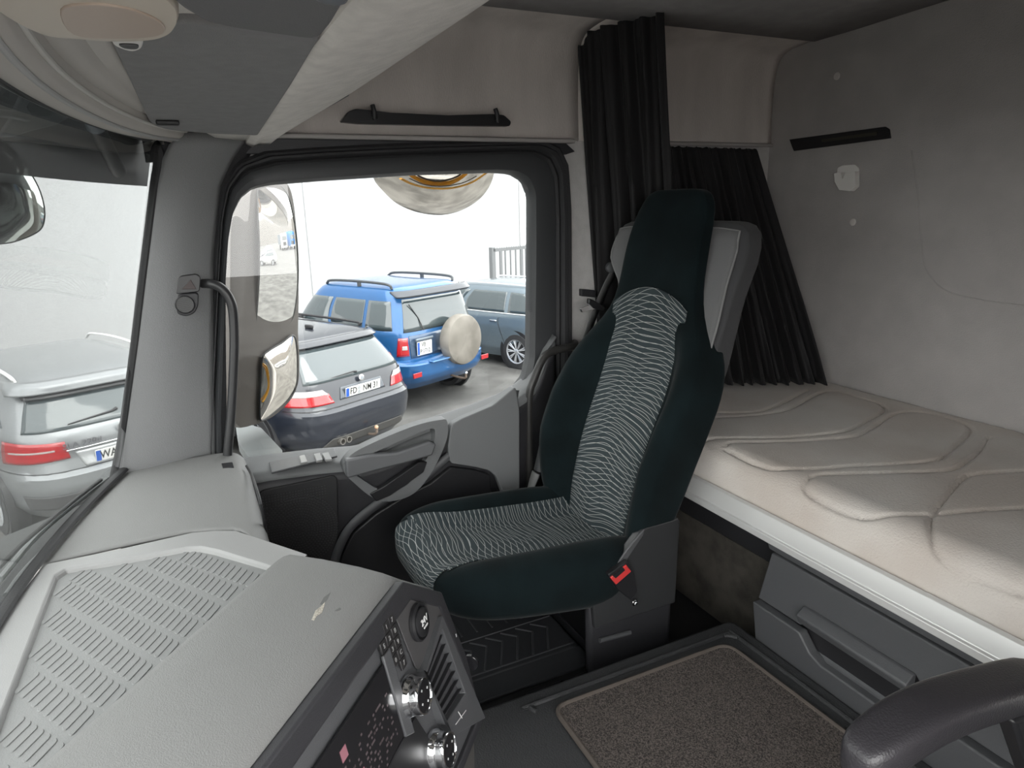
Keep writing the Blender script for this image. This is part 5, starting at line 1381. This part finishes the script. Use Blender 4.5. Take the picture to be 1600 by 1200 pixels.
v, f = ringband([[p for p in kp], [ck+(p-ck)*1.012-nk*.004 for p in kp], [ck+(p-ck)*.95-nk*.04 for p in kp]]); f.append(tuple(2*len(kp)+i for i in range(len(kp))))
mesh('mirror_shell', v, f, housing_m, km)
tube('mirror_bracket', [ck-nk*.03, ck+np.array((.0, 0, .12)), (1.13, ck[1], ck[2]+.2)], .015, black_m, km, sm=4)

am = MATS['amber_lens_and_reflection']
def kpt(a, b):
    p = at_plane(a, b, ck+nk*.060, nk); return p
tube('amber_reflection', [kpt(a, b) for a, b in [(626, 279), (645, 288), (672, 294), (705, 294), (735, 286), (756, 273), (764, 266)]], .0085, am, km, sm=4, seg=8, flat=.4)  # reflected amber stripe, modelled as a coloured tube over the glass
tube('reflection_edge', [kpt(a, b) for a, b in [(640, 279), (662, 288), (690, 291), (722, 286), (745, 275)]], .0035, mat('reflection_dark', (.06, .05, .045), .4), km, sm=4, seg=8, flat=.5)  # dark line of the same mirror reflection, modelled as a tube

# front mirror seen through the windscreen at the left edge
fm = thing('front_mirror', 'large tinted front mirror hanging outside the windscreen at the left edge', 'mirror', tuple(at(20, 300, 'x', .95)))
fo = [(-120, 210), (-60, 200), (-10, 206), (14, 222), (40, 258), (60, 292), (69, 322), (69, 346), (60, 362), (30, 376), (0, 382), (-60, 386), (-120, 380)]
FMN = np.array((-.62, -.75, -.12)); FMN /= np.linalg.norm(FMN); FM0 = at(20, 300, 'x', .92)
FO = smooth_path(mp_(fo, FM0, FMN), 4, True); cf_ = sum(FO)/len(FO)
rings = [[cf_+(p-cf_)*s+FMN*(.03*(1-s*s)) for p in FO] for s in np.linspace(.975, .02, 12)]
v, f = ringband(rings); f.append(tuple(11*len(FO)+i for i in range(len(FO))))
mesh('tinted_glass', v, f, mat('green_tinted_mirror', (.55, .60, .57), .04, metal=1.0), fm, ang=0)
v, f = ringband([[cf_+(p-cf_)*.96+FMN*.001 for p in FO], [cf_+(p-cf_)*1.0+FMN*.002 for p in FO], [cf_+(p-cf_)*1.01-FMN*.01 for p in FO], [cf_+(p-cf_)*.9-FMN*.07 for p in FO]]); f.append(tuple(3*len(FO)+i for i in range(len(FO))))
mesh('mirror_shell', v, f, gloss_m, fm)
# outside sun visor and mirror arm
xv = thing('outside_visor', 'dark smoked outside sun visor across the top of the windscreen', 'sun visor', (0, .2, 1.5))
def xvf(a, b):
    x = -1.08+2.22*a; z = 1.400+.20*b+.035*float(sstep(.75, .25, x))*(1-b)*0
    return (x, yws(x, 1.42)+.035+.05*(1-b), z)
grid('visor_panel', xvf, 30, 6, mat('smoked_visor', (.02, .021, .023), .6), xv, solid=.005, soff=0)
def xg(px, py, dy=.02):
    # point just outside the windscreen
    best = None
    for x in np.linspace(-.2, 1.3, 600):
        p = at(px, py, 'x', x); e = p[1]-(yws(x, p[2])+dy)
        if best is None or abs(e) < best[0]: best = (abs(e), p)
    return best[1]
ma = thing('mirror_arm', 'dark mirror arm tube and pale bracket behind the windscreen top corner', 'mirror arm', tuple(xg(165, 230)))
tube('arm_tube', [xg(148, 190, .03), xg(158, 215, .03), xg(186, 268, .03)], .0165, mat('arm_black', (.05, .05, .053), .4), ma, seg=16)
tube('arm_collar', [xg(140, 176, .03), xg(150, 197, .03)], [.016, .019], mat('arm_pale', (.45, .50, .56), .4), ma, seg=16)
bo = [xg(a, b, .028) for a, b in [(0, 215), (20, 185), (35, 150), (50, 130), (128, 172), (90, 195), (50, 205), (22, 214)]]
slab('arm_bracket', bo, (0, .006, 0), mat('bracket_grey', (.22, .23, .245), .5), ma, bevel=.002)
bo = smooth_path([xg(a, b, .026) for a, b in [(44, 166), (55, 156), (85, 160), (94, 168), (90, 178), (62, 182), (50, 177)]], 3, True)
slab('bracket_opening', bo, (0, .004, 0), mat('opening_dark', (.03, .04, .045), .3), ma, bevel=0)
tube('bracket_tube', [xg(-10, 176, .022), xg(12, 178, .022), xg(42, 184, .022)], .006, mat('tube_grey', (.15, .16, .17), .4), ma, seg=10)
# cowl and wipers
cw = thing('wiper_cowl', 'black wiper cowl with two wiper arms below the windscreen', 'wiper', (.4, .45, .58))
slab('cowl_panel', [(x, yws(x, .62)+.012, .61) for x in np.linspace(1.0, -1.0, 14)]+[(x, ybase(x)+.42, .50) for x in np.linspace(-1.0, 1.0, 14)], (0, 0, -.02), mat('cowl_plastic', (.022, .024, .024), .45), cw, bevel=0)
for pts in ([(168, 748), (120, 785), (60, 835), (0, 905)], [(178, 752), (140, 790), (95, 835), (40, 890), (10, 930)]):
    tube('wiper_arm', [xg(a, b, .022) for a, b in pts], .006, mat('wiper_metal', (.18, .19, .19), .3, metal=.5), cw, sm=5, seg=8)
tube('wiper_blade', [xg(a, b, .016) for a, b in [(158, 750), (100, 795), (40, 845), (-20, 905)]], .0045, rubber_m, cw, sm=5, seg=8)

# ------------------------------------------------------------------ street behind the truck (seen in the door mirror)
def truck(name, label, x, y, h, cabm, boxm, rz=0):
    t = thing(name, label, 'truck', (x, y, GZ0), rz)
    LOCAL[0] = True
    v, f = box_vf((0, -1.1, 2.0), (2.45, 2.2, 2.9)); mesh('cab', v, f, cabm, t, bevel=.15, bseg=3)
    v, f = box_vf((0, .02, 2.45), (2.1, .06, .85)); mesh('windscreen', v, f, cgl, t, bevel=.02)
    v, f = box_vf((0, .03, 1.35), (1.5, .06, .75)); mesh('grille', v, f, black_m, t, bevel=.02)
    v, f = box_vf((0, .05, .75), (2.4, .12, .35)); mesh('bumper', v, f, mat('truck_bumper', (.5, .5, .5), .5), t, bevel=.03)
    v, f = box_vf((0, -6.0, 2.2), (2.5, 7.4, h)); mesh('load_body', v, f, boxm, t, bevel=.03)
    for s in (-1, 1):
        for yy in (-.9, -5.5, -7.0):
            v, f = lathe_vf([(.3, -.15), (.5, -.14), (.5, .14), (.3, .15)], (s*1.05, yy, .5), (s, 0, 0), 24); mesh('wheel', v, f, tyre_m, t)
    LOCAL[0] = False
    return t
tb = mat('truck_blue', (.03, .20, .55), .4)
truck('tipper_truck', 'white truck parked far behind, visible small in the main door mirror', 12.6, -50, 2.2, mat('truck_white', (.7, .7, .7), .4), mat('load_dark', (.10, .12, .14), .6))
truck('tipper_truck', 'blue truck parked far behind, at the outer edge of the main door mirror', 16.6, -50, 3.0, tb, tb)
hl = thing('wooded_hill', 'low grey-brown wooded hill on the far skyline in the door mirror', 'hill', (20, -120, GZ0))
def hf(a, b):
    x = -60+140*a; hh = 7+5*math.sin(2.2*a+.4)+1.2*math.sin(17*a)+.8*math.sin(41*a); return (x, -118-20*b, GZ0+hh*math.sin(math.pi*min(1, b*.5+.0001)) if b > 0 else GZ0)
grid('hill_slope', hf, 80, 8, mat('hill_brown', (.14, .13, .12), 1.0, var=.4, vscale=1.5), hl)
for k in range(5):
    L_ = [(.35, .05, 4.2, .85), (.6, 0, 4.3, .89), (.9, .1, 3.9, .87), (1.0, .2, 3.3, .84), (1.4, .6, 2.4, .62), (1.45, .9, 2.1, .4)]
    c = Car('parked_car', 'x', L_, (4.9+.33*k, -26-6*k), math.radians(200), paint('parked_%s' % 'abcde'[k], [(.5, .5, .5), (.05, .05, .06), (.4, .4, .42), (.6, .6, .6), (.08, .1, .16)][k], .3, .3))
    c.patch('side_window', [('x', .5, 1.0), ('x', 3.2, 1.0), ('x', 2.5, 1.36), ('x', .7, 1.36)], cgl, side=1, nu=20); c.patch('side_window', [('x', .5, 1.0), ('x', 3.2, 1.0), ('x', 2.5, 1.36), ('x', .7, 1.36)], cgl, side=-1, nu=20)
    for x_ in (.8, 3.4):
        for s_ in (1, -1): c.wheel(x_, s_, .32)
    c.t['label'] = ['silver grey car nearest in the roadside row shown tiny in the door mirror', 'black car second in the roadside row shown tiny in the door mirror', 'mid grey car in the middle of the roadside row in the door mirror', 'white-silver car behind the mid grey one in the door mirror row', 'dark blue car farthest back in the roadside row in the door mirror'][k]; c.t['group'] = 'parked cars in the door mirror'
